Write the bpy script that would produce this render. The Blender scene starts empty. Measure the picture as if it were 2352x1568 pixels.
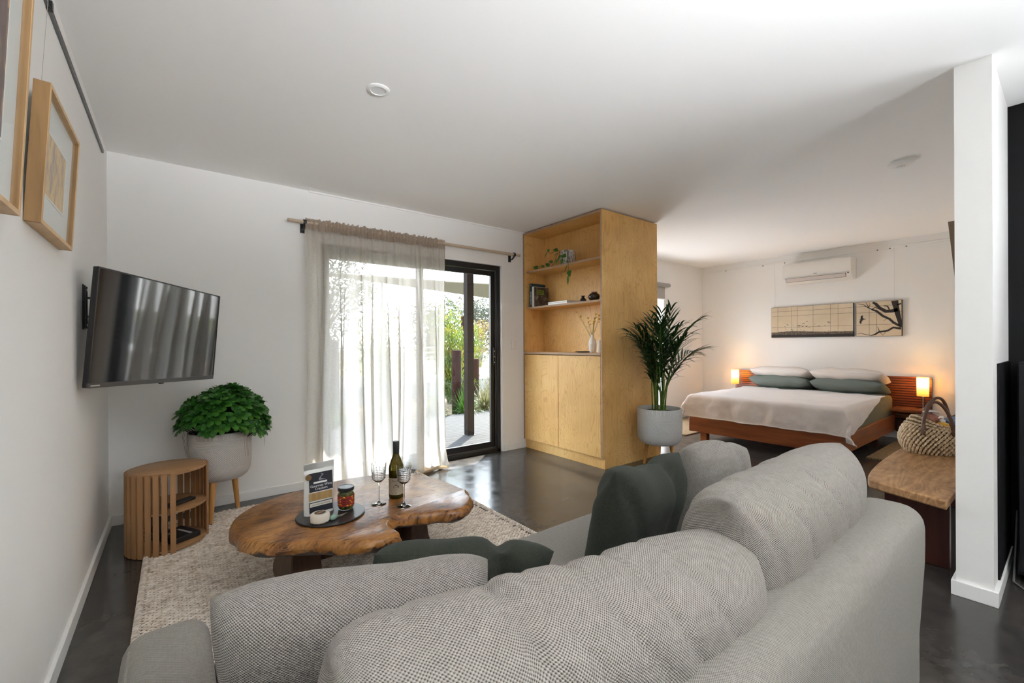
import bpy, math, random
from mathutils import Vector, Matrix, Euler, noise
from math import sin, cos, pi, radians as R, sqrt, exp

random.seed(7)
S = bpy.context.scene
COL = S.collection

# ---------------------------------------------------------------- camera
cam_d = bpy.data.cameras.new('camera'); cam = bpy.data.objects.new('camera', cam_d); COL.objects.link(cam)
cam_d.sensor_width = 36.0; cam_d.lens = 36.0 * 1001.4 / 2352.0
cam_d.shift_y = (792.3 - 784.0) / 2352.0
cam_d.clip_start = 0.02; cam_d.clip_end = 300
cam.location = (0.3417, -3.786, 1.1479)
cam.rotation_euler = (Matrix.Rotation(-0.6576, 4, 'Z') @ Matrix.Rotation(pi/2 - 0.0008, 4, 'X') @ Matrix.Rotation(-0.0052, 4, 'Z')).to_euler()
S.camera = cam

# ---------------------------------------------------------------- world, sun, bedroom daylight, added fill lamps, exposure
W = bpy.data.worlds.new('world'); S.world = W; W.use_nodes = True
wn = W.node_tree.nodes; wl = W.node_tree.links
bg = wn['Background']; tc = wn.new('ShaderNodeTexCoord'); sp = wn.new('ShaderNodeSeparateXYZ'); cr = wn.new('ShaderNodeValToRGB')
wl.new(tc.outputs['Generated'], sp.inputs[0]); wl.new(sp.outputs['Z'], cr.inputs[0]); wl.new(cr.outputs[0], bg.inputs[0])
cr.color_ramp.elements[0].position = 0.0; cr.color_ramp.elements[0].color = (.95, .96, .97, 1)
cr.color_ramp.elements[1].position = 0.8; cr.color_ramp.elements[1].color = (.62, .78, 1.0, 1)
bg.inputs[1].default_value = 4.1

def sunlamp():
    d = bpy.data.lights.new('sun', 'SUN'); d.energy = 7.5; d.angle = R(.6); d.color = (1, .95, .86)
    o = bpy.data.objects.new('sun', d); COL.objects.link(o)
    e = R(46); v = Vector((-.742*cos(e), -.670*cos(e), -sin(e)))
    o.rotation_euler = v.to_track_quat('-Z', 'Y').to_euler(); o.location = (9, 9, 9)
sunlamp()
def area_lamp(name, loc, rot, sx, sy, power, col=(.93, .96, 1), spread=180):
    d = bpy.data.lights.new(name, 'AREA'); d.shape = 'RECTANGLE'; d.size = sx; d.size_y = sy; d.energy = power; d.color = col; d.spread = R(spread)
    o = bpy.data.objects.new(name, d); COL.objects.link(o); o.location = loc; o.rotation_euler = rot
area_lamp('kitchen_fill_lamp', (3.80, -5.2, 1.5), (0, R(135), 0), 1.0, 1.4, 14)  # fill lamp added on the kitchen side to brighten the room
area_lamp('rear_ceiling_fill', (1.3, -6.06, 1.35), (R(127), 0, 0), 1.8, .9, 27, spread=66)  # narrow upward fill added behind the camera to brighten the ceiling
area_lamp('bedroom_window_daylight', (5.52, .42, .35), (R(-132), 0, 0), 1.1, .8, 13)

vs = S.view_settings
vs.view_transform = 'Standard'; vs.look = 'None'; vs.exposure = 1.7; vs.gamma = 1.0; vs.use_curve_mapping = False
try:
    S.cycles.use_denoising = True; S.cycles.denoiser = 'OPENIMAGEDENOISE'
    S.cycles.max_bounces = 10; S.cycles.diffuse_bounces = 7; S.cycles.transparent_max_bounces = 24; S.cycles.transmission_bounces = 10
    S.cycles.caustics_reflective = True; S.cycles.blur_glossy = 1.0; S.cycles.caustics_refractive = False; S.cycles.sample_clamp_indirect = 10
except Exception: pass

# ---------------------------------------------------------------- helpers
def tag(o, label=None, cat=None, group=None, kind=None):
    if label: o['label'] = label
    if cat: o['category'] = cat
    if group: o['group'] = group
    if kind: o['kind'] = kind
    return o
def empty(name, loc=(0, 0, 0), rz=0, label=None, cat=None, group=None, kind=None, rot=None):
    o = bpy.data.objects.new(name, None); COL.objects.link(o); o.empty_display_size = .05
    o.location = loc; o.rotation_euler = rot if rot else (0, 0, rz)
    return tag(o, label, cat, group, kind)
def link(name, me, parent=None, loc=(0, 0, 0), rot=(0, 0, 0), scale=(1, 1, 1)):
    o = bpy.data.objects.new(name, me); COL.objects.link(o); o.parent = parent
    o.location = loc; o.rotation_euler = rot; o.scale = scale
    return o
def copy_tree(o, parent=None):
    c = o.copy(); COL.objects.link(c); c.parent = parent
    for ch in list(o.children): copy_tree(ch, c)
    return c

class MB:
    def __init__(s): s.v = []; s.f = []; s.uv = None
    def add(s, vs, fs):
        b = len(s.v); s.v += [tuple(p) for p in vs]; s.f += [tuple(i+b for i in f) for f in fs]; return s
    def box(s, x0, y0, z0, x1, y1, z1):
        return s.add([(x0,y0,z0),(x1,y0,z0),(x1,y1,z0),(x0,y1,z0),(x0,y0,z1),(x1,y0,z1),(x1,y1,z1),(x0,y1,z1)],
                     [(3,2,1,0),(4,5,6,7),(0,1,5,4),(1,2,6,5),(2,3,7,6),(3,0,4,7)])
    def hexa(s, b, t):
        return s.add(list(b)+list(t), [(3,2,1,0),(4,5,6,7),(0,1,5,4),(1,2,6,5),(2,3,7,6),(3,0,4,7)])
    def obox(s, c, size, m):
        h = [q/2 for q in size]; c = Vector(c)
        P = [c + m @ Vector((a*h[0], b*h[1], d*h[2])) for a, b, d in [(-1,-1,-1),(1,-1,-1),(1,1,-1),(-1,1,-1),(-1,-1,1),(1,-1,1),(1,1,1),(-1,1,1)]]
        return s.add(P, [(3,2,1,0),(4,5,6,7),(0,1,5,4),(1,2,6,5),(2,3,7,6),(3,0,4,7)])
    def tube(s, pts, r, n=8, caps=True, flat=1.0):
        pts = [Vector(p) for p in pts]; rr = r if isinstance(r, (list, tuple)) else [r]*len(pts); b = len(s.v)
        up = Vector((0, 0, 1)); prev = None
        for i, p in enumerate(pts):
            t = (pts[min(i+1, len(pts)-1)] - pts[max(i-1, 0)])
            t = t.normalized() if t.length > 1e-9 else Vector((0,0,1))
            if prev is None:
                a = up.cross(t) if abs(t.z) < .95 else Vector((1,0,0)).cross(t)
            else: a = prev - t*prev.dot(t)
            if a.length < 1e-6: a = Vector((1,0,0)).cross(t)
            a.normalize(); c = t.cross(a); prev = a
            for k in range(n):
                an = 2*pi*k/n; s.v.append(tuple(p + a*(cos(an)*rr[i]) + c*(sin(an)*rr[i]*flat)))
        for i in range(len(pts)-1):
            for k in range(n):
                s.f.append((b+i*n+k, b+i*n+(k+1)%n, b+(i+1)*n+(k+1)%n, b+(i+1)*n+k))
        if caps:
            s.f.append(tuple(b+k for k in reversed(range(n)))); e = b+(len(pts)-1)*n; s.f.append(tuple(e+k for k in range(n)))
        return s
    def cyl(s, p0, p1, r0, r1=None, n=20): return s.tube([p0, p1], [r0, r0 if r1 is None else r1], n)
    def lathe(s, prof, n=32, c=(0, 0, 0), sx=1, sy=1, cap=True):
        b = len(s.v); m = len(prof)
        for (r, z) in prof:
            for k in range(n):
                a = 2*pi*k/n; s.v.append((c[0]+cos(a)*r*sx, c[1]+sin(a)*r*sy, c[2]+z))
        for i in range(m-1):
            for k in range(n): s.f.append((b+i*n+k, b+i*n+(k+1)%n, b+(i+1)*n+(k+1)%n, b+(i+1)*n+k))
        if cap and prof[0][0] > 1e-6: s.f.append(tuple(b+k for k in reversed(range(n))))
        if cap and prof[-1][0] > 1e-6: s.f.append(tuple(b+(m-1)*n+k for k in range(n)))
        return s
    def prism(s, out, z0, z1, fn=None):
        n = len(out); P = [(x, y, z0) for x, y in out] + [(x, y, z1) for x, y in out]
        if fn: P = [fn(*p) for p in P]
        return s.add(P, [tuple(reversed(range(n))), tuple(range(n, 2*n))] + [(i, (i+1) % n, n+(i+1) % n, n+i) for i in range(n)])
    def grid(s, fn, nu, nv, cu=False):
        b = len(s.v); mu = nu if cu else nu+1
        for j in range(nv+1):
            for i in range(mu): s.v.append(tuple(fn(i/nu, j/nv)))
        for j in range(nv):
            for i in range(nu):
                s.f.append((b+j*mu+i, b+j*mu+(i+1) % mu, b+(j+1)*mu+(i+1) % mu, b+(j+1)*mu+i))
        return s
    def mesh(s, name, mat, smooth=False, angle=40, uv=None):
        me = bpy.data.meshes.new(name); me.from_pydata(s.v, [], s.f); me.update()
        if mat: me.materials.append(mat)
        if smooth:
            me.shade_smooth(); me.set_sharp_from_angle(angle=R(angle))
        if uv == 'box':
            L = me.uv_layers.new(name='UVMap').data
            for p in me.polygons:
                n = p.normal; a = max(range(3), key=lambda k: abs(n[k]))
                i, j = [(1, 2), (0, 2), (0, 1)][a]
                for li in p.loop_indices:
                    c = me.vertices[me.loops[li].vertex_index].co; L[li].uv = (c[i], c[j])
        elif uv is not None:
            L = me.uv_layers.new(name='UVMap').data
            for p in me.polygons:
                for li in p.loop_indices: L[li].uv = uv[me.loops[li].vertex_index]
        return me
    def build(s, name, mat, parent=None, smooth=False, bevel=None, angle=40, uv=None, loc=(0,0,0), rot=(0,0,0), seg=2):
        o = link(name, s.mesh(name, mat, smooth or bool(bevel), angle, uv), parent, loc, rot)
        if bevel:
            m = o.modifiers.new('bevel', 'BEVEL'); m.width = bevel; m.segments = seg; m.limit_method = 'ANGLE'; m.angle_limit = R(35); m.harden_normals = False
        return o
def box(name, mat, b, parent=None, bevel=None, uv=None):
    return MB().box(*b).build(name, mat, parent, bevel=bevel, uv=uv)
def text(body, size, mat, parent, mtx, name='lettering', ext=.0002, align='CENTER', shear=0, width=None):
    cu = bpy.data.curves.new('txt', 'FONT'); cu.body = body; cu.size = size; cu.extrude = ext; cu.align_x = align; cu.align_y = 'CENTER'; cu.shear = shear
    if width: cu.space_character = width
    t = bpy.data.objects.new('txt', cu); COL.objects.link(t)
    me = bpy.data.meshes.new_from_object(t.evaluated_get(bpy.context.evaluated_depsgraph_get()))
    bpy.data.objects.remove(t); me.materials.clear(); me.materials.append(mat)
    me.transform(mtx)
    return link(name, me, parent)

# ---------------------------------------------------------------- materials
def base(name, col, rough=.5, metal=0, spec=.5, **kw):
    m = bpy.data.materials.new(name); m.use_nodes = True; b = m.node_tree.nodes['Principled BSDF']
    b.inputs['Base Color'].default_value = (*col, 1); b.inputs['Roughness'].default_value = rough; b.inputs['Metallic'].default_value = metal
    b.inputs['Specular IOR Level'].default_value = spec
    for k, v in kw.items(): b.inputs[k.replace('_', ' ')].default_value = v
    return m
def N(m, t, **kw):
    n = m.node_tree.nodes.new(t)
    for k, v in kw.items():
        if k in n.inputs: n.inputs[k].default_value = v
        else: setattr(n, k, v)
    return n
def L(m, a, b): m.node_tree.links.new(a, b)
def B(m): return m.node_tree.nodes['Principled BSDF']
def coords(m, scale=(1, 1, 1), kind='Object', rot=(0, 0, 0)):
    t = N(m, 'ShaderNodeTexCoord'); p = N(m, 'ShaderNodeMapping'); p.inputs['Scale'].default_value = scale; p.inputs['Rotation'].default_value = rot
    L(m, t.outputs[kind], p.inputs[0]); return p.outputs[0]
def ramp(m, fac, stops):
    r = N(m, 'ShaderNodeValToRGB'); e = r.color_ramp.elements
    while len(e) < len(stops): e.new(.5)
    for q, (p, c) in zip(e, stops): q.position = p; q.color = (*c, 1) if len(c) == 3 else c
    L(m, fac, r.inputs[0]); return r.outputs[0]
def noise_tex(m, vec, scale, detail=4, rough=.55, dist=0):
    n = N(m, 'ShaderNodeTexNoise', Scale=scale, Detail=detail, Roughness=rough, Distortion=dist); L(m, vec, n.inputs['Vector']); return n.outputs['Fac']
def bump(m, h, strength=.2, dist=.01):
    b = N(m, 'ShaderNodeBump', Strength=strength, Distance=dist); L(m, h, b.inputs['Height']); L(m, b.outputs[0], B(m).inputs['Normal'])
def math_(m, op, a, b=None, clamp=False):
    n = N(m, 'ShaderNodeMath', operation=op, use_clamp=clamp)
    for i, q in enumerate((a, b)):
        if q is None: continue
        if isinstance(q, (int, float)): n.inputs[i].default_value = q
        else: L(m, q, n.inputs[i])
    return n.outputs[0]
def mottled(name, stops, scale=6, rough=.5, stretch=(1, 1, 1), bmp=None, detail=4, dist=0, metal=0, spec=.5, kind='Object', **kw):
    m = base(name, (.5, .5, .5), rough, metal, spec, **kw); v = coords(m, stretch, kind)
    n = noise_tex(m, v, scale, detail, .6, dist); L(m, ramp(m, n, stops), B(m).inputs['Base Color'])
    if bmp: bump(m, noise_tex(m, v, bmp[0], 3), bmp[1], bmp[2])
    return m
def wood(name, dark, mid, light, axis=2, scale=1.0, rough=.45, grain=26, spec=.4, coat=0):
    """long-grained timber; axis = direction of the grain"""
    m = base(name, mid, rough, 0, spec); st = [grain]*3; st[axis] = 1.6; st = [q*scale for q in st]
    v = coords(m, tuple(st)); n = noise_tex(m, v, 1, 6, .65, .6)
    st2 = [5*scale]*3; st2[axis] = .7*scale
    n2 = noise_tex(m, coords(m, tuple(st2)), 1, 3, .5, 1.2)
    f = math_(m, 'ADD', math_(m, 'MULTIPLY', n, .6), math_(m, 'MULTIPLY', n2, .4))
    L(m, ramp(m, f, [(.32, dark), (.5, mid), (.68, light)]), B(m).inputs['Base Color']); bump(m, n, .08, .004)
    B(m).inputs['Coat Weight'].default_value = coat; B(m).inputs['Coat Roughness'].default_value = .15
    return m
def weave(name, yarn, gap, sx=140, sy=140, bstr=.6, rough=.95, var=.25, kind='UV', dist=.003):
    """coarse woven upholstery: staggered knots of yarn with darker gaps"""
    m = base(name, yarn, rough, 0, .15); v = coords(m, (sx, sy, sx), kind)
    wob = N(m, 'ShaderNodeTexNoise', Scale=.35, Detail=2); L(m, v, wob.inputs['Vector'])
    sp_ = N(m, 'ShaderNodeSeparateXYZ'); L(m, v, sp_.inputs[0])
    x = math_(m, 'ADD', math_(m, 'MULTIPLY', sp_.outputs[0], pi), math_(m, 'MULTIPLY', wob.outputs['Fac'], 1.2))
    y = math_(m, 'ADD', math_(m, 'MULTIPLY', sp_.outputs[1], pi*1.25), math_(m, 'MULTIPLY', wob.outputs['Fac'], -1.0))
    f = math_(m, 'ADD', math_(m, 'MULTIPLY', math_(m, 'MULTIPLY', math_(m, 'SINE', x), math_(m, 'SINE', y)), .5), .5)
    nv = noise_tex(m, v, .22, 3); f2 = math_(m, 'ADD', math_(m, 'MULTIPLY', f, .8), math_(m, 'MULTIPLY', nv, .3))
    mid = tuple(q*(1-var) for q in yarn); hi = tuple(min(1, q*(1+var)) for q in yarn)
    L(m, ramp(m, f2, [(.22, gap), (.45, mid), (.85, hi)]), B(m).inputs['Base Color']); bump(m, f, bstr, dist)
    B(m).inputs['Sheen Weight'].default_value = .06; B(m).inputs['Sheen Roughness'].default_value = .6
    return m

def birch(name, tone=1.0, warm=1.0):
    m = base(name, (.75, .5, .25), .42, 0, .35)
    n = noise_tex(m, coords(m, (2.2, 2.2, .75)), 1.7, 2, .45, 1.3)
    s = math_(m, 'SINE', math_(m, 'MULTIPLY', n, 120.0))
    f = math_(m, 'ADD', math_(m, 'MULTIPLY', s, .5), .5)
    lines = ramp(m, f, [(.0, (.0,)*3), (.84, (0,)*3), (1, (1,)*3)])
    fine = noise_tex(m, coords(m, (60, 60, 5)), 1, 3)
    big = noise_tex(m, coords(m), 2.5, 2)
    c = ramp(m, math_(m, 'ADD', math_(m, 'MULTIPLY', fine, .3), math_(m, 'MULTIPLY', big, .7)),
             [(.3, (.62*tone, .352*tone, .108*tone*warm)), (.55, (.76*tone, .462*tone, .162*tone*warm)), (.75, (.85*tone, .58*tone, .24*tone*warm))])
    mx = N(m, 'ShaderNodeMix', data_type='RGBA', blend_type='MULTIPLY'); mx.inputs[0].default_value = .38
    L(m, c, mx.inputs[6]); dk = ramp(m, lines, [(0, (1, 1, 1)), (1, (.66, .50, .34))]); L(m, dk, mx.inputs[7])
    L(m, mx.outputs[2], B(m).inputs['Base Color']); return m

def glass(name, col=(1, 1, 1), rough=0, ior=1.45):
    m = bpy.data.materials.new(name); m.use_nodes = True; nt = m.node_tree; nt.nodes.clear()
    out = nt.nodes.new('ShaderNodeOutputMaterial'); g = nt.nodes.new('ShaderNodeBsdfGlass'); g.inputs[0].default_value = (*col, 1); g.inputs['Roughness'].default_value = rough; g.inputs['IOR'].default_value = ior
    nt.links.new(g.outputs[0], out.inputs[0]); return m
def pane(name, col=(.97, .985, .98), ior=1.45):
    """thin architectural glass: clear with a faint reflection"""
    m = bpy.data.materials.new(name); m.use_nodes = True; nt = m.node_tree; nt.nodes.clear()
    out = nt.nodes.new('ShaderNodeOutputMaterial'); t = nt.nodes.new('ShaderNodeBsdfTransparent'); t.inputs[0].default_value = (*col, 1)
    g = nt.nodes.new('ShaderNodeBsdfGlossy'); g.inputs['Roughness'].default_value = 0.0; lw = nt.nodes.new('ShaderNodeLayerWeight'); pw = nt.nodes.new('ShaderNodeMath'); pw.operation = 'POWER'; pw.inputs[1].default_value = 5; fr = nt.nodes.new('ShaderNodeMath'); fr.operation = 'MULTIPLY_ADD'; fr.inputs[1].default_value = .9 if ior > 1.2 else .25; fr.inputs[2].default_value = ((ior-1)/(ior+1))**2; nt.links.new(lw.outputs['Facing'], pw.inputs[0]); nt.links.new(pw.outputs[0], fr.inputs[0])
    mx = nt.nodes.new('ShaderNodeMixShader'); nt.links.new(fr.outputs[0], mx.inputs[0]); nt.links.new(t.outputs[0], mx.inputs[1]); nt.links.new(g.outputs[0], mx.inputs[2])
    nt.links.new(mx.outputs[0], out.inputs[0]); return m
def sheer(name, col, clear, tr=.6):
    m = bpy.data.materials.new(name); m.use_nodes = True; nt = m.node_tree; nt.nodes.clear()
    out = nt.nodes.new('ShaderNodeOutputMaterial'); t = nt.nodes.new('ShaderNodeBsdfTransparent'); d = nt.nodes.new('ShaderNodeBsdfDiffuse'); u = nt.nodes.new('ShaderNodeBsdfTranslucent')
    d.inputs[0].default_value = (*col, 1); u.inputs[0].default_value = (*col, 1); a = nt.nodes.new('ShaderNodeMixShader'); a.inputs[0].default_value = tr
    nt.links.new(d.outputs[0], a.inputs[1]); nt.links.new(u.outputs[0], a.inputs[2])
    b = nt.nodes.new('ShaderNodeMixShader')
    tcn = nt.nodes.new('ShaderNodeTexCoord'); mp = nt.nodes.new('ShaderNodeMapping'); mp.inputs['Scale'].default_value = (60, 60, 420); nt.links.new(tcn.outputs['Object'], mp.inputs[0])
    nz = nt.nodes.new('ShaderNodeTexNoise'); nz.inputs['Scale'].default_value = 1; nz.inputs['Detail'].default_value = 2; nt.links.new(mp.outputs[0], nz.inputs[0])
    mr = nt.nodes.new('ShaderNodeMapRange'); mr.inputs[1].default_value = .3; mr.inputs[2].default_value = .7; mr.inputs[3].default_value = 1-clear-.07; mr.inputs[4].default_value = 1-clear+.07
    nt.links.new(nz.outputs[0], mr.inputs[0]); nt.links.new(mr.outputs[0], b.inputs[0])
    nt.links.new(t.outputs[0], b.inputs[1]); nt.links.new(a.outputs[0], b.inputs[2]); nt.links.new(b.outputs[0], out.inputs[0]); return m
def leafmat(name, stops, scale=9, trans=.35, rough=.4):
    m = base(name, (.1, .3, .05), rough, 0, .4); n = noise_tex(m, coords(m), scale, 2)
    c = ramp(m, n, stops); L(m, c, B(m).inputs['Base Color'])
    t = N(m, 'ShaderNodeBsdfTranslucent'); L(m, c, t.inputs[0]); x = N(m, 'ShaderNodeMixShader'); x.inputs[0].default_value = trans
    out = m.node_tree.nodes['Material Output']; L(m, B(m).outputs[0], x.inputs[1]); L(m, t.outputs[0], x.inputs[2]); L(m, x.outputs[0], out.inputs[0]); return m

wall_m = base('wall_paint', (.85, .84, .82), .7, 0, .2); bump(wall_m, noise_tex(wall_m, coords(wall_m), 160, 2), .05, .002)
ceil_m = base('ceiling_paint', (.92, .915, .905), .85, 0, .1)
trim_m = base('trim_paint', (.85, .845, .825), .4, 0, .4)
def concrete():
    m = base('polished_concrete', (.06, .055, .05), .22, 0, .5); v = coords(m)
    a = noise_tex(m, v, 1.3, 6, .65); b = noise_tex(m, v, 9, 5, .6)
    f = math_(m, 'ADD', math_(m, 'MULTIPLY', a, .6), math_(m, 'MULTIPLY', b, .4))
    L(m, ramp(m, f, [(.35, (.026, .024, .023)), (.5, (.050, .045, .041)), (.66, (.085, .075, .066))]), B(m).inputs['Base Color'])
    L(m, ramp(m, b, [(.3, (.13,)*3), (.7, (.27,)*3)]), B(m).inputs['Roughness']); bump(m, b, .02, .002); return m
floor_m = concrete()
black_m = base('black_aluminium', (.012, .012, .013), .35, 0, .5)
blackpl = base('black_plastic', (.015, .015, .016), .4, 0, .5)
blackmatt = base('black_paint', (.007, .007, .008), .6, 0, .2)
steel = base('brushed_steel', (.55, .55, .55), .3, 1)
darksteel = base('grey_aluminium', (.16, .165, .17), .35, .8)
white_pl = base('white_plastic', (.82, .82, .80), .35, 0, .5)
door_glass = pane('door_glass')
birch_m = birch('birch_plywood', 1.0); birch_in = birch_m
ply_edge = mottled('plywood_edge', [(.3, (.20, .115, .065)), (.5, (.46, .30, .18)), (.7, (.30, .185, .11))], 1, .6, (4, 4, 320))
oak_m = wood('oak', (.27, .135, .055), (.40, .215, .095), (.50, .29, .14), 2, 1.0, .5)
oak_flat = wood('oak_veneer', (.28, .145, .06), (.41, .225, .10), (.51, .30, .145), 0, 1.0, .45)
oak_pale = wood('pale_oak', (.52, .33, .16), (.66, .44, .23), (.75, .53, .30), 2, 1.0, .5)
oak_brown = wood('stained_oak', (.27, .15, .06), (.40, .235, .10), (.46, .28, .13), 2, 1.2, .5)
leg_wood = wood('honey_beech', (.42, .19, .055), (.56, .28, .085), (.65, .35, .12), 2, 1.0, .4)
jarrah = wood('jarrah', (.12, .030, .012), (.235, .066, .022), (.33, .11, .036), 1, .8, .38, coat=.15)
jarrah_x = wood('jarrah_rail', (.15, .040, .014), (.28, .085, .027), (.38, .135, .043), 0, .8, .38, coat=.15)
redleg = wood('dark_red_slab', (.022, .008, .006), (.052, .016, .011), (.085, .027, .017), 2, .8, .35, coat=.2)
rod_m = wood('limed_rod', (.42, .32, .23), (.52, .41, .30), (.60, .49, .38), 0, 1, .55)

# ---------------------------------------------------------------- room shell
H = 2.4; XB = 7.2487; T = .2
def shell():
    m = MB().box(-T, -6.3, -.12, XB+T, T, 0); tag(m.build('floor', floor_m), 'dark polished concrete floor', kind='structure')
    m = MB().box(-T, -6.3, H, XB+T, T, H+.12); tag(m.build('ceiling', ceil_m), 'flat white plaster ceiling', kind='structure')
    m = MB().box(-T, -6.3, 0, 0, T, H); tag(m.build('wall_left', wall_m), 'white wall with hung pictures', kind='structure')
    # door wall: openings for sliding door and bedroom window
    m = MB(); m.box(0, 0, 0, 1.27, T, H); m.box(1.27, 0, 2.012, 3.147, T, H); m.box(3.147, 0, 0, 4.9, T, H)
    m.box(4.9, 0, 0, 6.16, T, .05); m.box(4.9, 0, 2.04, 6.16, T, H); m.box(6.16, 0, 0, XB, T, H)
    tag(m.build('wall_front', wall_m), 'white wall with the sliding glass door', kind='structure')
    m = MB().box(XB, -3.564, 0, XB+T, T, H); tag(m.build('wall_bed', wall_m), 'white wall behind the bed head', kind='structure')
    m = MB().box(3.157, -3.564, 0, XB, -3.447, H); tag(m.build('wall_partition', wall_m), 'white partition wall end like a column', kind='structure')
    m = MB().box(3.86, -6.1, 0, 3.98, -5.95, H); m.box(3.86, -5.95, 0, 3.98, -4.45, .9); m.box(3.86, -5.95, 2.1, 3.98, -4.45, H); m.box(3.86, -4.45, 0, 3.98, -3.564, H); tag(m.build('wall_kitchen', blackmatt), 'matt black painted kitchen wall', kind='structure')
    m = MB(); m.box(0, -6.3, 0, .35, -6.1, H); m.box(.35, -6.3, 0, 2.25, -6.1, .85); m.box(.35, -6.3, 2.05, 2.25, -6.1, H); m.box(2.25, -6.3, 0, XB, -6.1, H)
    tag(m.build('wall_rear', wall_m), 'white wall behind the viewer', kind='structure')
    w = empty('added_window_1', (0, 0, 0), kind='structure')  # unseen kitchen window, added to go with the fill lamp
    f = MB(); f.box(3.86, -5.95, .9, 3.96, -5.9, 2.1); f.box(3.86, -4.5, .9, 3.96, -4.45, 2.1); f.box(3.86, -5.9, .9, 3.96, -4.5, .95); f.box(3.86, -5.9, 2.05, 3.96, -4.5, 2.1); f.box(3.86, -5.22, .95, 3.96, -5.18, 2.05)
    f.build('window_frame', black_m, w); MB().box(3.90, -5.9, .95, 3.904, -4.5, 2.05).build('pane', door_glass, w)
    w3 = empty('added_window_3', (0, 0, 0), kind='structure')  # unseen rear window, added to go with the ceiling fill
    f = MB(); f.box(.35, -6.25, .85, .4, -6.18, 2.05); f.box(2.2, -6.25, .85, 2.25, -6.18, 2.05); f.box(.4, -6.25, .85, 2.2, -6.18, .9); f.box(.4, -6.25, 2.0, 2.2, -6.18, 2.05); f.box(1.28, -6.25, .9, 1.32, -6.18, 2.0)
    f.build('window_frame', black_m, w3); MB().box(.4, -6.215, .9, 2.2, -6.211, 2.0).build('pane', base('obscure_glass', (.55, .57, .58), .6), w3)
    # baseboards
    def bb(side, b): tag(box('baseboard_'+side, trim_m, b, bevel=.002), kind='structure')
    bb('left', (0, -6.1, 0, .015, -.015, .066)); bb('front', (0, -.015, 0, 1.262, 0, .066)); bb('front', (3.147, -.015, 0, 3.448, 0, .066))
    bb('bedroom', (4.30, -.015, 0, XB, 0, .066)); bb('bed', (XB-.015, -3.447, 0, XB, -.015, .066))
    bb('partition', (3.142, -3.579, 0, 3.157, -3.432, .066)); bb('partition', (3.157, -3.579, 0, 3.86, -3.564, .066)); bb('partition', (3.157, -3.447, 0, XB-.015, -3.432, .066))
    # door reveal beads and shadow-line cornice
    t = MB(); t.box(3.128, .0, 0, 3.147, .06, 2.012); t.box(1.27, 0, 0, 1.289, .06, 2.012); t.box(1.289, 0, 1.996, 3.128, .06, 2.012)
    tag(t.build('trim_1', trim_m), kind='structure')
    t = MB().box(1.2, -.012, 2.386, 3.44, 0, 2.4); tag(t.build('trim_2', trim_m), kind='structure')
shell()

# ---------------------------------------------------------------- sliding door
def sliding_door():
    d = empty('door_1', (0, 0, 0), label='black aluminium sliding glass door opening to the deck', kind='structure')
    f = MB(); f.box(1.289, .03, 0, 1.334, .16, 1.996); f.box(3.083, .03, 0, 3.128, .16, 1.996); f.box(1.334, .03, 1.945, 3.083, .16, 1.996); f.box(1.289, .03, 0, 3.128, .16, .035)
    f.build('door_frame', black_m, d, bevel=.003)
    r = MB()
    for y in (.06, .1, .13): r.box(1.334, y, .035, 3.083, y+.008, .05)
    for x in (3.071, ): r.box(x, .045, .035, 3.083, .052, 1.945); r.box(x, .075, .035, 3.083, .082, 1.945)
    r.build('track', darksteel, d)
    for (x0, x1, y) in ((1.334, 2.24, .118), (2.19, 3.075, .075)):
        p = MB(); z0, z1 = .05, 1.94; s = .05
        p.box(x0, y-.015, z0, x0+s, y+.018, z1); p.box(x1-s, y-.015, z0, x1, y+.018, z1); p.box(x0+s, y-.015, z1-.05, x1-s, y+.018, z1); p.box(x0+s, y-.015, z0, x1-s, y+.018, z0+.06)
        po = p.build('door_panel', black_m, d, bevel=.002)
        MB().box(x0+s, y-.003, z0+.06, x1-s, y+.003, z1-.05).build('pane', door_glass, po)
    h = MB(); h.box(3.044, .04, .93, 3.068, .06, 1.12); hd = h.build('handle', blackpl, d, bevel=.004)
    for z in (.96, 1.02, 1.08): MB().cyl((3.056, .041, z), (3.056, .034, z), .007, n=10).build('lock_button', steel, hd, smooth=True)
sliding_door()

def bedroom_window():
    w = empty('window_2', (0, 0, 0), label='tall bedroom window beside the plywood cabinet', kind='structure')
    f = MB(); f.box(4.9, .12, .05, 4.95, .17, 2.04); f.box(6.11, .12, .05, 6.16, .17, 2.04); f.box(4.95, .12, .05, 6.11, .17, .10); f.box(4.95, .12, 1.99, 6.11, .17, 2.04); f.box(5.5, .12, .1, 5.55, .17, 1.99)
    f.build('window_frame', black_m, w); t = MB().box(6.145, -.004, .05, 6.2, .12, 2.075); t.box(4.9, -.004, 2.04, 6.145, .0, 2.075); t.build('window_trim', trim_m, w)
    b = empty('roller_blind', (0, 0, 0), label='grey roller blind at the top of the bedroom window', cat='blind')
    MB().cyl((4.92, -.05, 2.02), (6.21, -.05, 2.02), .032, n=18).build('blind_roll', base('blind_cloth', (.36, .34, .32), .8), b, smooth=True)
    MB().box(4.95, -.032, 1.82, 6.13, -.03, 2.0).build('blind_cloth', base('blind_cloth_hanging', (.42, .40, .38), .8), b)
    MB().cyl((4.95, -.031, 1.815), (6.13, -.031, 1.815), .009, n=10).build('bottom_bar', white_pl, b, smooth=True)
    MB().box(6.2, -.075, 1.985, 6.215, 0, 2.06).build('bracket', white_pl, b)
bedroom_window()

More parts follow.
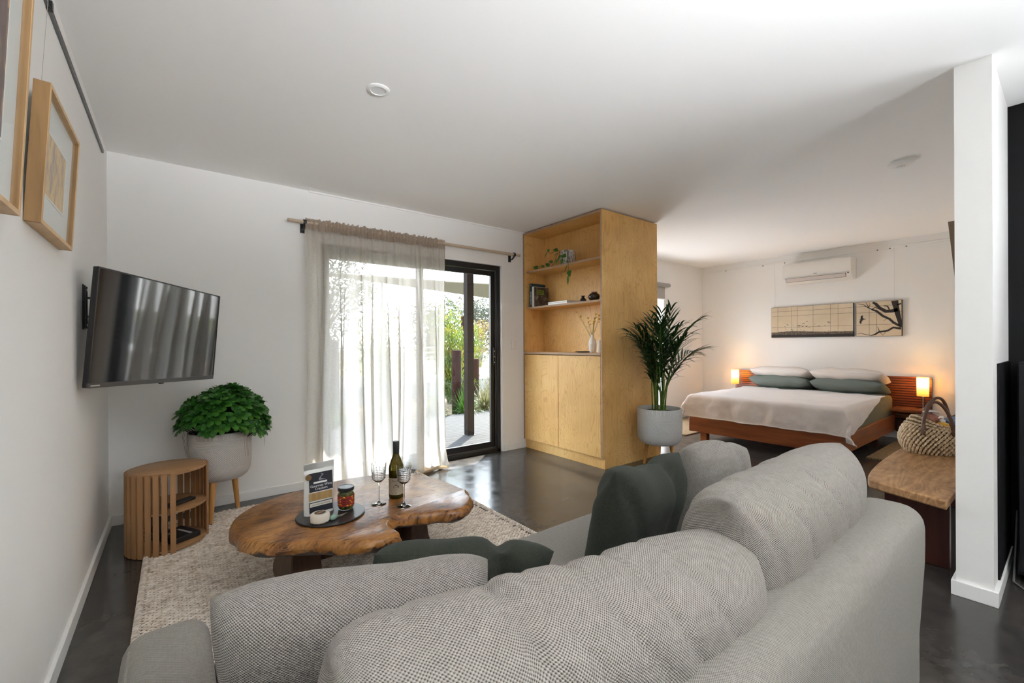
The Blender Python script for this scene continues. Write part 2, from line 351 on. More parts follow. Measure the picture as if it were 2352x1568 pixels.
# ---------------------------------------------------------------- curtain and rod
def curtain_rod():
    r = empty('curtain_rod', (0, 0, 0), label='pale timber curtain rod above the sliding door', cat='curtain rod')
    MB().cyl((1.03, -.085, 2.118), (3.315, -.085, 2.118), .0135, n=14).build('rod', rod_m, r, smooth=True)
    for x in (1.15, 3.235):
        b = MB(); b.box(x-.016, -.006, 2.05, x+.016, 0, 2.12); b.tube([(x, 0, 2.075), (x, -.05, 2.072), (x, -.085, 2.095)], .008, 8)
        b.lathe([(.0175, -.011), (.021, -.011), (.021, .011), (.0175, .011)], 14)
        n0 = len(b.v)-14*4
        for i in range(n0, len(b.v)): px, py, pz = b.v[i]; b.v[i] = (x+pz, -.085+px, 2.118+py)
        b.build('bracket', blackpl, r, smooth=True)
curtain_rod()

def curtain():
    c = empty('sheer_curtain', (0, 0, 0), label='sheer linen curtain gathered over half of the sliding door', cat='curtain')
    sm = sheer('sheer_linen', (.68, .64, .58), .24, .60); hm = sheer('linen_header', (.50, .41, .33), .06, .45)
    x0, x1, zt = 1.155, 2.385, 2.075
    fold = [(.055, .035, .018), (.105, .03, .028), (.135, .022, -.015), (.20, .045, .030), (.245, .02, .018), (.295, .05, -.022), (.345, .03, .036), (.385, .03, -.016), (.44, .025, .02), (.475, .04, -.02), (.525, .022, .034), (.565, .022, -.014), (.615, .045, .030), (.66, .02, .016), (.70, .045, -.026), (.75, .024, .026), (.79, .035, .032), (.845, .03, -.016), (.895, .04, .024), (.95, .025, .018)]
    def P(u, v):
        z = zt*(1-v) + .004*v
        x = x0 + (x1-x0)*u; y = -.085
        a = .25 + .75*min(1, v*2.2)
        for (c0, w, h) in fold:
            cc = c0 + .030*v*sin(c0*37); t = (u-cc)/w
            g = exp(-t*t*3.2); y -= h*2.3*g*a; x += -(t*exp(-t*t*3))*w*2.1*a*(1 if h > 0 else -.8)
        y += .004*sin(u*230)*max(0, 1-v*5) + .008*sin(u*61+v*2)*a
        x += .015*sin(v*4+u*9)*v
        if u > .72 and v > .93:
            k = (v-.93)/.07*min(1, (u-.72)*6); y -= .06*k*(.6+.4*sin(u*40)); z = max(.004+.02*abs(sin(u*70))*k, z)
        return (x, min(y, -.02), z)
    MB().grid(P, 360, 60).build('curtain_panel', sm, c, smooth=True, angle=180)
    def Hd(u, v):
        z = 2.150 - .088*v + (.006*sin(u*150+3*sin(u*23))+.003*sin(u*310))*(1-v)*(1 if .08 < u < .93 else .2) + .006*sin(u*41+1)*v; x = x0-.003+(x1-x0+.006)*u
        y = -.085 - (.0165 + .010*sin(u*240+2*sin(u*31)) + .005*sin(u*137+1))*(1 if .08 < u < .93 else .4) - .004
        return (x, y + .002*sin(v*9+u*77), z)
    MB().grid(Hd, 420, 8).build('header', hm, c, smooth=True, angle=180)
    def Hb(u, v):
        z = 2.148 - .085*v; return (x0+(x1-x0)*u, -.085+.019+.004*sin(u*290), z)
    MB().grid(Hb, 300, 2).build('header_back', hm, c, smooth=True, angle=180)
    m = MB(); m.tube([Vector(P(1, i/40)) for i in range(41)], .003, 6); m.build('side_hem', sheer('linen_hem', (.70, .62, .53), .1, .5), c, smooth=True)
    m = MB()
    for k in range(5):
        m.tube([(2.03+.055*t+.01*k, -.165-.014*k+.02*sin(t*1.3+k), .012+.014*abs(sin(t*1.1+k*.9))) for t in range(6)], [.004, .011, .012, .010, .011, .003], 8)
    m.build('pooled_hem', sheer('linen_fold', (.72, .60, .44), .05, .5), c, smooth=True)
curtain()

def light_switch():
    s = empty('light_switch', (3.287, 0, 1.15), label='white two-gang light switch by the sliding door', cat='light switch')
    MB().box(-.036, -.01, -.058, .036, 0, .058).build('plate', white_pl, s, bevel=.003)
    for z in (.012, -.014): MB().box(-.006, -.016, z-.008, .006, -.009, z+.008).build('rocker', white_pl, s, bevel=.002)
light_switch()

# ---------------------------------------------------------------- plywood cabinet
CX0, CX1, CY0, CY1 = 3.425, 4.283, -1.141, -.004
def cabinet():
    c = empty('plywood_cabinet', (0, 0, 0), label='tall birch plywood cabinet with open shelves and two doors', cat='cabinet')
    t = .02
    def part(name, b, edge=None, bev=.0012):
        o = box(name, birch_m, b, c, bevel=bev)
        if edge: MB().box(*edge).build('ply_edge', ply_edge, o)
        return o
    e = CX0-.0015
    part('side_panel', (CX0, CY0, .1, CX1, CY0+t, 2.385), (e, CY0+.001, .1, CX0+.001, CY0+t-.001, 2.385))
    part('side_panel', (CX0, CY1-t, .1, CX1, CY1, 2.385), (e, CY1-t, .1, CX0+.001, CY1, 2.385))
    part('top_panel', (CX0, CY0+t, 2.362, CX1, CY1-t, 2.385), (e, CY0+t, 2.362, CX0+.001, CY1-t, 2.385))
    part('back_panel', (3.715, CY0+t, .1, 3.733, CY1-t, 2.362))
    part('wardrobe_panel', (CX1-t, CY0+t, .1, CX1, CY1-t, 2.362))
    for z in (1.945, 1.545): part('shelf', (CX0+.035, CY0+t, z, 3.715, CY1-t, z+.02), (CX0+.0335, CY0+t, z, CX0+.036, CY1-t, z+.02))
    part('worktop', (CX0-.004, CY0+t, 1.045, 3.715, CY1-t, 1.068), (CX0-.0055, CY0+t, 1.045, CX0-.003, CY1-t, 1.068))
    ym = -.560
    part('door', (CX0-.002, CY0+t+.003, .104, CX0+.018, ym-.003, 1.038)); part('door', (CX0-.002, ym+.003, .104, CX0+.018, CY1-t-.003, 1.038))
    part('floor_panel', (CX0+.02, CY0+t, .1, 3.715, CY1-t, .118))
    part('plinth', (CX0+.025, CY0-.004, 0, CX1-.03, CY1, .1))
cabinet()

def blob(mb, c, r, n=8):
    prof = [(r*sin(pi*i/6)+1e-7, -r*cos(pi*i/6)) for i in range(7)]; mb.lathe(prof, n, c)
def leaf_pts(mb, base_, d, up, ln, w, fold=.15, droop=.2, shape=(0, .55, 1, .85, .45, 0), seg=5):
    """a pointed leaf strip, two quads wide"""
    d = Vector(d).normalized(); up = Vector(up); s = d.cross(up)
    if s.length < 1e-4: s = Vector((1, 0, 0))
    s.normalize(); n = s.cross(d).normalized(); b = len(mb.v); base_ = Vector(base_)
    for i in range(seg+1):
        t = i/seg; q = t*(len(shape)-1); k = min(int(q), len(shape)-2); ww = (shape[k]*(1-(q-k))+shape[k+1]*(q-k))*w/2
        c = base_ + d*(ln*t) - Vector((0, 0, 1))*(droop*ln*t*t)
        mb.v += [tuple(c - s*ww + n*(fold*ww)), tuple(c), tuple(c + s*ww + n*(fold*ww))]
    for i in range(seg):
        a = b+i*3; mb.f += [(a, a+1, a+4, a+3), (a+1, a+2, a+5, a+4)]

vine_leaf = leafmat('vine_leaf', [(.3, (.02, .075, .012)), (.55, (.05, .16, .025)), (.75, (.22, .34, .05))], 40, .25, .3)
stem_m = base('vine_stem', (.16, .10, .04), .6)
soil_m = mottled('potting_soil', [(.3, (.02, .014, .01)), (.7, (.07, .05, .035))], 60, .95, bmp=(80, .8, .01))
def vine_plant():
    g = empty('trailing_vine_plant', (3.565, -.565, 1.965), label='trailing green vine in a speckled stoneware pot on the top shelf', cat='plant')
    pm = mottled('speckled_stoneware', [(.38, (.13, .12, .11)), (.5, (.50, .47, .44)), (.62, (.62, .59, .55))], 26, .7, (1, 1, .35), bmp=(30, .4, .01), dist=2)
    MB().lathe([(.055, 0), (.074, .02), (.083, .06), (.082, .10), (.074, .15), (.069, .15), (.075, .10), (.072, .03), (0, .03)], 28).build('pot', pm, g, smooth=True)
    MB().lathe([(0, .135), (.07, .132)], 20, cap=False).build('soil', soil_m, g)
    trails = [[(0, .03, .14), (-.01, .1, .165), (-.02, .15, .12), (-.03, .17, .05), (-.03, .22, .012), (-.04, .30, .012), (-.05, .40, .01)],
              [(-.03, .02, .145), (-.06, .12, .17), (-.075, .17, .14), (-.08, .215, .17)],
              [(-.03, -.03, .15), (-.10, -.09, .10), (-.118, -.12, .02), (-.128, -.135, -.05), (-.13, -.15, -.12)],
              [(-.04, 0, .15), (-.09, -.01, .12), (-.1, -.02, .06)], [(0, .0, .15), (-.07, .04, .14), (-.09, .05, .07)]]
    s = MB()
    for t in trails: s.tube(t, .0028, 6)
    s.build('stem', stem_m, g, smooth=True)
    rnd = random.Random(3)
    def lf(p, d, ln):
        m = MB(); leaf_pts(m, (0, 0, 0), d, (rnd.uniform(-.5, .1)-.6, rnd.uniform(-.4, .4), .6), ln, ln*.75, .2, .25, (0, .8, 1, .8, .4, 0))
        m.build('leaf', vine_leaf, g, smooth=True, loc=p)
    spots = [((-.035, .19, .05), (-.3, .3, .4)), ((-.04, .24, .02), (-.4, .2, .5)), ((-.05, .31, .02), (-.3, .5, .6)), ((-.05, .36, .02), (-.6, .1, .4)), ((-.05, .41, .02), (-.4, .6, .5)), ((-.03, .26, .02), (.1, -.3, .7)),
             ((-.08, .215, .17), (-.3, .5, -.8)), ((-.08, .20, .165), (0, .2, .7)), ((-.12, -.12, .03), (-.5, -.4, -.3)), ((-.128, -.13, -.03), (-.3, .4, -.8)), ((-.13, -.14, -.08), (-.2, -.5, -.8)), ((-.13, -.15, -.12), (-.1, .1, -1)),
             ((-.12, -.10, .06), (-.2, .5, .3)), ((-.1, -.02, .06), (-.3, -.2, -.9)), ((-.095, -.01, .10), (-.5, .3, -.7)), ((-.09, .05, .07), (-.4, .2, -.9)), ((-.085, .045, .13), (-.5, .5, -.4)), ((-.09, -.06, .13), (-.5, -.6, .2)), ((-.06, .08, .155), (-.5, .3, .3))]
    for i, (p, d) in enumerate(spots): lf(p, d, rnd.uniform(.05, .075) + (.025 if i == 11 else 0))
vine_plant()

paper = base('book_pages', (.80, .77, .70), .8)
def books():
    z = 1.566
    def book(name, label, x0, x1, y0, y1, h, cover, spine=None):
        b = empty(name, (0, 0, z), label=label, cat='book', group='books standing on the middle shelf')
        t = .002; m = MB(); m.box(x0, y0, 0, x1, y0+t, h); m.box(x0, y1-t, 0, x1, y1, h); m.box(x0, y0, 0, x0+t, y1, h)
        m.build('cover', cover, b); MB().box(x0+t, y0+t, .003, x1-.003, y1-t, h-.004).build('pages', paper, b); return b
    teal = base('teal_cloth', (.012, .045, .062), .6)
    b = book('book', 'tall dark teal hardback standing at the left end', 3.470, 3.665, -.105, -.062, .258, teal)
    ink = base('spine_print', (.45, .55, .58), .6); m = MB()
    rnd = random.Random(5); zz = .02
    while zz < .165:
        w = rnd.uniform(.004, .012); m.box(3.4692, -.094+rnd.uniform(0, .004), zz, 3.4702, -.073-rnd.uniform(0, .006), zz+w); zz += w+.004
    m.build('spine_print', ink, b)['kind'] = 'stuff'; MB().box(3.4692, -.088, .235, 3.4702, -.079, .244).build('spine_dot', ink, b)
    b = book('magazine', 'white magazine standing beside the teal hardback', 3.468, 3.665, -.132, -.107, .222, base('white_cover', (.78, .75, .70), .6))
    dk = mottled('dark_photo_cover', [(.35, (.03, .022, .018)), (.5, (.075, .055, .045)), (.64, (.22, .16, .12)), (.72, (.42, .34, .26))], 18, .4, (1, 1, .5), dist=1.5)
    b = book('cookbook', 'dark photographic paperback with a green title label', 3.474, 3.672, -.150, -.134, .215, dk)
    MB().box(3.50, -.1508, .135, 3.605, -.1499, .185).build('title_label', base('green_label', (.17, .23, .03), .5), b)
    m = MB(); 
    for zz, w in ((.166, .085), (.148, .06)): m.box(3.511, -.1513, zz-.004, 3.511+w, -.1507, zz+.004)
    m.build('title_print', base('label_print', (.05, .07, .012), .5), b)
    for k, (dx, dy, lab) in enumerate(((0, 0, 'lower white book of the flat pair on the middle shelf'), (.004, .006, 'upper white book of the flat pair on the middle shelf'))):
        o = empty('flat_book', (3.475+dx, -.64+dy, z+k*.0165), label=lab, cat='book', group='books lying flat on the middle shelf')
        m = MB(); m.box(0, 0, 0, .2, .285, .002); m.box(0, 0, .014, .2, .285, .016); m.box(.198, 0, 0, .2, .285, .016)
        m.build('cover', base('white_book_cover' if k == 0 else 'dark_book_cover', (.75, .75, .74) if k == 0 else (.10, .065, .045), .5), o)
        MB().box(.002, .003, .002, .198, .282, .014).build('pages', base('white_pages', (.85, .85, .84), .7), o)
books()
def shelf_pots():
    dk = base('dark_glaze', (.03, .027, .025), .35, 0, .5)
    o = empty('bud_vase', (3.55, -.79, 1.566), label='small dark flared bud vase beside the flat books', cat='vase')
    MB().lathe([(.022, 0), (.033, .012), (.034, .024), (.018, .042), (.0115, .050), (.014, .056), (.024, .063), (.021, .063), (.010, .051), (0, .045)], 24).build('vase_body', dk, o, smooth=True)
    o = empty('squat_jar', (3.55, -.935, 1.566), label='squat brown glazed jar at the right of the middle shelf', cat='jar')
    gl = base('brown_glaze', (.028, .018, .012), .12, 0, .6)
    MB().lathe([(.030, 0), (.047, .014), (.056, .038), (.053, .058), (.036, .074), (.026, .078)], 28).build('jar_body', gl, o, smooth=True)
    MB().lathe([(.026, .077), (.028, .088), (.024, .088), (.022, .07), (0, .05)], 28).build('rim', base('brown_rim', (.16, .085, .05), .5), o, smooth=True)
    wv = base('white_ceramic', (.80, .77, .72), .45, 0, .4)
    o = empty('flower_vase', (3.545, -.915, 1.068), label='white ribbed bottle vase holding yellow dried flowers', cat='vase')
    MB().lathe([(.020, 0), (.030, .012), (.037, .06), (.0385, .085), (.0385, .087), (.037, .09), (.034, .115), (.022, .138), (.015, .150), (.017, .172), (.013, .172), (.012, .15), (0, .14)], 28).build('vase_body', wv, o, smooth=True)
    o2 = empty('ribbed_vase', (3.57, -.990, 1.068), label='white fluted vase half hidden by the cabinet side', cat='vase')
    MB().lathe([(.030, 0), (.034, .01), (.030, .05), (.024, .09), (.028, .118), (.024, .118), (.020, .08), (0, .05)], 18).build('vase_body', wv, o2, smooth=True)
    fl = empty('dried_flowers', (3.545, -.915, 1.068), label='yellow dried billy buttons standing in the white vase', cat='flowers')
    rnd = random.Random(9); st = base('flower_stem', (.24, .22, .05), .7); ym = mottled('yellow_bloom', [(.3, (.42, .24, .01)), (.6, (.70, .46, .03)), (.8, (.80, .6, .12))], 300, .8)
    tips = [(-.03, .13, .355), (-.05, .16, .40), (0, .05, .30), (-.02, .04, .335), (.0, -.03, .33), (-.01, -.055, .37), (0, -.02, .30), (.02, -.07, .32), (-.03, -.04, .28), (.0, -.085, .355)]
    s = MB()
    for t in tips: s.tube([(0, 0, .12), (t[0]*.25, t[1]*.25, .19), (t[0]*.7, t[1]*.7, .12+(t[2]-.12)*.72), t], [.002, .0018, .0015, .001], 5)
    s.build('stem', st, fl, smooth=True)
    for t in tips:
        m = MB(); blob(m, (0, 0, 0), .009, 8)
        for k in range(4): blob(m, (rnd.uniform(-.008, .008), rnd.uniform(-.008, .008), rnd.uniform(-.006, .006)), .005, 6)
        m.build('bloom', ym, fl, smooth=True, loc=t)
        if rnd.random() < .7:
            m = MB(); blob(m, (0, 0, 0), .006, 8); m.build('bloom', ym, fl, smooth=True, loc=(t[0]*.8+.006, t[1]*.8-.01, t[2]*.92))
    o = empty('dark_dish', (3.54, -.80, 1.068), label='flat dark dish lying in front of the white vase', cat='dish')
    MB().lathe([(.05, 0), (.075, .006), (.082, .012), (.078, .012), (.05, .005), (0, .004)], 32).build('dish_body', base('dark_pottery', (.07, .05, .05), .5), o, smooth=True)
shelf_pots()

# ---------------------------------------------------------------- television on its bracket
def television():
    Rm = Matrix.Rotation(1.002, 3, 'Z') @ Matrix.Rotation(.066, 3, 'X') @ Matrix.Rotation(.032, 3, 'Y')
    t = empty('television', (.3035, -.779, 1.220), label='black flat-screen television on a wall arm above the slatted table', cat='television', rot=Rm.to_euler())
    w, h = .46, .267
    MB().box(-w, .002, -h, w, .022, h).build('tv_back', blackpl, t, bevel=.004)
    MB().box(-w*.8, .02, -h+.0, w*.8, .05, h*.25).build('rear_housing', blackpl, t, bevel=.01)
    MB().box(-w+.006, -.002, -h+.022, w-.006, .003, h-.006).build('screen', base('tv_screen', (.012, .012, .014), .05, 0, .9, IOR=1.65), t)
    f = MB(); f.box(-w, -.004, -h, w, .004, -h+.022); f.build('bottom_bezel', base('bezel', (.10, .10, .105), .3, .7), t, bevel=.002)
    f = MB(); f.box(-w, -.004, -h+.022, -w+.006, .004, h); f.box(w-.006, -.004, -h+.022, w, .004, h); f.box(-w, -.004, h-.006, w, .004, h); f.build('bezel_rim', blackpl, t)
    MB().box(-w+.012, -.0047, -h+.007, -w+.06, -.0038, -h+.013).build('badge', base('badge', (.5, .5, .5), .4, .5), t)
    MB().box(-.012, -.001, -h-.006, .012, .01, -h+.002).build('sensor', blackpl, t)
    b = empty('tv_bracket', (0, -.93, 1.335), label='black swivel wall bracket behind the television', cat='wall bracket')
    m = MB(); m.box(0, -.035, -.105, .006, .035, .105); m.box(.006, -.03, -.1, .012, -.02, .1); m.box(.006, .02, -.1, .012, .03, .1); m.build('wall_plate', blackpl, b, bevel=.002)
    MB().cyl((.045, 0, -.06), (.045, 0, .06), .016, n=16).build('pivot', blackpl, b, smooth=True)
    m = MB(); m.box(.006, -.012, -.048, .045, .012, -.04); m.box(.006, -.012, .04, .045, .012, .048); m.build('pivot_lug', blackpl, b)
    m = MB(); m.tube([(.045, 0, 0), (.13, .03, 0), (.22, .115, -.04), (.262, .168, -.055)], .016, 10); m.build('arm', blackpl, b, smooth=True)
    for z in (.08, -.085): MB().cyl((.012, 0, z), (.016, 0, z), .007, n=8).build('bolt', steel, b, smooth=True)
television()

# ---------------------------------------------------------------- framed pictures and hanging rails
def picture(name, label, y0, y1, zt, zb, xt, xb, dep, art, mat_w, fw=.012, artbox=None):
    ang = math.atan2(xt-xb, zt-zb); g = empty(name, (xb, (y0+y1)/2, zb), label=label, cat='picture', group=None, rot=(0, ang, 0))
    w = (y1-y0)/2; h = (zt-zb)/cos(ang)
    f = MB(); f.box(-dep, -w, 0, 0, -w+fw, h).build('frame_side', oak_brown, g, bevel=.001)
    MB().box(-dep, w-fw, 0, 0, w, h).build('frame_side', oak_brown, g, bevel=.001)
    MB().box(-dep, -w+fw, h-fw, 0, w-fw, h).build('frame_rail', oak_pale, g); MB().box(-dep, -w+fw, 0, 0, w-fw, fw).build('frame_rail', oak_pale, g)
    e = MB()
    for b in ((-.0005, -w, 0, .001, -w+fw, h), (-.0005, w-fw, 0, .001, w, h), (-.0005, -w+fw, h-fw, .001, w-fw, h), (-.0005, -w+fw, 0, .001, w-fw, fw)): e.box(*b)
    e.build('frame_face', oak_pale, g)
    MB().box(-dep+.006, -w+fw, fw, -.016, w-fw, h-fw).build('mount', base('mount_board', (.74, .77, .75), .8), g)
    a = artbox or (-w+mat_w, w-mat_w, mat_w*1.25, h-mat_w)
    bv = MB(); q = .006
    for b in ((a[0]-q, a[2]-q, a[1]+q, a[2]), (a[0]-q, a[3], a[1]+q, a[3]+q), (a[0]-q, a[2], a[0], a[3]), (a[1], a[2], a[1]+q, a[3])): bv.box(-.016, b[0], b[1], -.0145, b[2], b[3])
    bv.build('mount_bevel', base('mount_bevel', (.82, .84, .82), .8), g)
    MB().box(-.016, a[0], a[2], -.0152, a[1], a[3]).build('print', art, g)
    MB().box(-.006, -w+fw, fw, -.005, w-fw, h-fw).build('glazing', pane('picture_glazing', (.99, .99, .99), 1.07), g)
    MB().tube([(-dep-.004, -w*.55, h*.8), (-dep-.002, -w*.55, h+.3)], .0006, 4).build('wire', steel, g)
    MB().box(-dep-.016, -w*.55-.008, h*.62, -dep, -w*.55+.008, h*.62+.03).build('hook', darksteel, g)
    return g
art1 = mottled('ochre_print', [(.30, (.27, .24, .26)), (.42, (.46, .36, .26)), (.5, (.70, .50, .25)), (.75, (.76, .57, .31))], 7, .7, (1, 5, 1.6), dist=1.2)
art2 = mottled('plum_print', [(.42, (.13, .085, .085)), (.56, (.19, .125, .12)), (.60, (.55, .34, .17)), (.8, (.62, .42, .23))], 3.5, .7, (1, 3, 1), dist=1.5)
picture('framed_print', 'smaller oak-framed ochre print on the left wall', -1.957, -1.478, 1.920, 1.508, .058, .036, .036, art1, .10, artbox=(-.155, .13, .11, .30))
picture('framed_print', 'larger oak-framed plum print at the photo left edge', -2.86, -2.195, 2.10, 1.47, .070, .040, .036, art2, .12, artbox=(-.2, .225, .15, .47))

def rails():
    r = empty('picture_rail', (0, 0, 0), label='grey aluminium picture hanging rail along the left wall', cat='rail')
    MB().box(0, -3.9, 2.300, .010, -.245, 2.322).build('rail', darksteel, r, bevel=.002); MB().box(.009, -3.9, 2.309, .0105, -.245, 2.311).build('groove', blackpl, r)
    MB().box(.0, -1.66, 2.295, .016, -1.64, 2.325).build('joiner', blackpl, r)
    r = empty('picture_rail', (0, 0, 0), label='white picture hanging rail above the bed', cat='rail')
    MB().box(XB-.012, -3.40, 2.297, XB, -.09, 2.318).build('rail', trim_m, r, bevel=.002)
    m = MB()
    for y in (-.40, -.95, -1.24, -2.28, -2.40, -2.55): m.box(XB-.018, y-.006, 2.29, XB-.006, y+.006, 2.303)
    m.build('rail_hook', darksteel, r)
rails()
def wire(y, z0, lab):
    tag(MB().tube([(XB-.014, y, 2.297), (XB-.010, y, z0)], .0012, 5).build('hanging_wire', base('wire_nylon', (.62, .6, .56), .5)), lab, 'wire', 'picture wires on the bed wall')
wire(-1.06-.05, 1.64, 'thin picture wire left of the air conditioner'); wire(-2.44, 1.64, 'thin picture wire right of the air conditioner')

# ---------------------------------------------------------------- slatted drum side table
def side_table():
    t = empty('slatted_side_table', (.305, -.56, 0), label='round oak side table with vertical slats and open shelves', cat='side table')
    r = .192; h = .452
    for name, z, th in (('table_top', h-.016, .016), ('shelf', .225, .014), ('base_board', .018, .014)):
        MB().lathe([(r-.014, z), (r-.012, z+.001), (r-.011, z+th-.001), (r-.013, z+th)], 64).build(name, oak_flat, t, smooth=True)
    sm = MB().box(-.0055, -.0125, .004, .0055, .0125, h-.003).mesh('slat', oak_m)
    n = 25
    for k in range(n):
        a = R(4) + R(273)*k/(n-1)
        link('slat', sm, t, (cos(a)*(r-.005), sin(a)*(r-.005), 0), (0, 0, a))
    m = MB()
    for a in (.8, 2.4, 4.2): m.cyl((cos(a)*.13, sin(a)*.13, 0), (cos(a)*.13, sin(a)*.13, .02), .015, n=10)
    m.build('foot', blackpl, t)
side_table()
def table_gadgets():
    g = empty('remote_control', (.355, -.615, .2395), R(38), label='black remote control on the side table middle shelf', cat='remote control')
    MB().box(-.085, -.022, 0, .085, .022, .018).build('remote_body', blackpl, g, bevel=.005)
    m = MB()
    for i in range(9):
        for j in range(3): m.box(-.07+i*.016, -.014+j*.011, .018, -.062+i*.016, -.008+j*.011, .0195)
    m.build('button', base('remote_button', (.05, .05, .055), .5), g)
    g = empty('modem_box', (.345, -.575, .0335), R(30), label='black set-top box with a white label on the bottom shelf', cat='set-top box')
    MB().box(-.075, -.095, 0, .075, .085, .032).build('box_body', blackpl, g, bevel=.006)
    MB().box(.02, -.085, .0322, .034, .04, .0327).build('white_label', base('white_label', (.75, .75, .75), .5), g)
    MB().box(-.045, .0, .0322, -.005, .03, .0327).build('sticker', base('sticker', (.4, .38, .36), .5), g)
    MB().box(.0755, -.06, .012, .076, -.03, .015).build('logo', base('logo_print', (.7, .7, .7), .5), g)
    g = empty('router', (.235, -.50, .033), R(20), label='upright black router behind the slats on the bottom shelf', cat='router')
    MB().box(-.02, -.06, 0, .02, .06, .14).build('router_body', blackpl, g, bevel=.006)
    m = MB()
    for y in (-.04, 0, .04): m.cyl((.021, y, .1), (.022, y, .1), .003, n=8)
    m.build('status_light', base('status_light', (.2, .3, .2), .4), g)
    c = MB(); rnd = random.Random(2); p = []
    for i in range(60): a = i*.55; p.append((.20+.045*cos(a)+rnd.uniform(-.006, .006), -.595+.03*sin(a*1.3), .050+.08*(i/60)+.012*sin(a*2)))
    tag(c.tube(p, .0025, 6).build('coiled_cable', blackpl, smooth=True), 'coil of black cable behind the side table slats', 'cable')
table_gadgets()

# ---------------------------------------------------------------- planters
def planter_mat(name, c):
    m = base(name, c, .75, 0, .2); t = N(m, 'ShaderNodeTexCoord'); s = N(m, 'ShaderNodeSeparateXYZ'); L(m, t.outputs['Object'], s.inputs[0])
    ang = math_(m, 'ARCTAN2', s.outputs[1], s.outputs[0]); z = s.outputs[2]
    vert = math_(m, 'SINE', math_(m, 'MULTIPLY', ang, 150)); hor = math_(m, 'SINE', math_(m, 'MULTIPLY', z, 900))
    d1 = math_(m, 'SINE', math_(m, 'ADD', math_(m, 'MULTIPLY', ang, 95), math_(m, 'MULTIPLY', z, 520)))
    d2 = math_(m, 'SINE', math_(m, 'SUBTRACT', math_(m, 'MULTIPLY', ang, 95), math_(m, 'MULTIPLY', z, 520)))
    def band(lo, hi): return math_(m, 'MULTIPLY', math_(m, 'GREATER_THAN', z, lo), math_(m, 'LESS_THAN', z, hi))
    f = math_(m, 'MULTIPLY', vert, band(.285, .40))
    for b, w in ((band(.215, .285), hor), (band(.125, .215), d1), (band(.10, .125), hor), (band(0, .10), d2)):
        f = math_(m, 'ADD', f, math_(m, 'MULTIPLY', b, w))
    L(m, ramp(m, math_(m, 'ADD', math_(m, 'MULTIPLY', f, .5), .5), [(0, tuple(q*.72 for q in c)), (.6, c), (1, tuple(min(1, q*1.06) for q in c))]), B(m).inputs['Base Color'])
    bump(m, f, .45, .003); return m
def planter(loc, r, zb, zt, m, label, legang):
    g = empty('planter', loc, label=label, cat='planter'); h = zt-zb
    p = MB().lathe([(r*.50, 0), (r*.74, .008), (r*.88, .028), (r*.96, .058), (r*.99, .10), (r, .16), (r, h-.004), (r-.003, h), (r-.014, h), (r-.016, h-.006), (r-.018, h-.03), (r*.85, .06), (0, .05)], 56)
    p.build('pot', m, g, smooth=True, loc=(0, 0, zb))
    for a in legang:
        c, s = cos(a), sin(a)
        l = MB(); l.tube([(c*r*.62, s*r*.62, zb+.02), (c*r*.80, s*r*.80, .012)], [.021, .0125], 16).build('leg', leg_wood, g, smooth=True)
        MB().cyl((c*r*.80, s*r*.80, .012), (c*r*.807, s*r*.807, 0), .013, n=14).build('leg_tip', blackpl, g, smooth=True)
    MB().lathe([(0, 0), (r-.017, -.004)], 40, cap=False).build('soil', soil_m, g, loc=(0, 0, zt-.035))
    return g
P1 = (.578, -.262, 0); P2 = (3.885, -1.425, 0)
planter(P1, .182, .262, .583, planter_mat('cream_planter', (.60, .565, .53)), 'cream patterned planter on honey timber legs by the wall', (R(-115), R(42), R(165)))
planter(P2, .198, .225, .558, planter_mat('grey_planter', (.62, .62, .61)), 'pale grey patterned planter on timber legs by the cabinet', (R(-150), R(-20), R(95)))

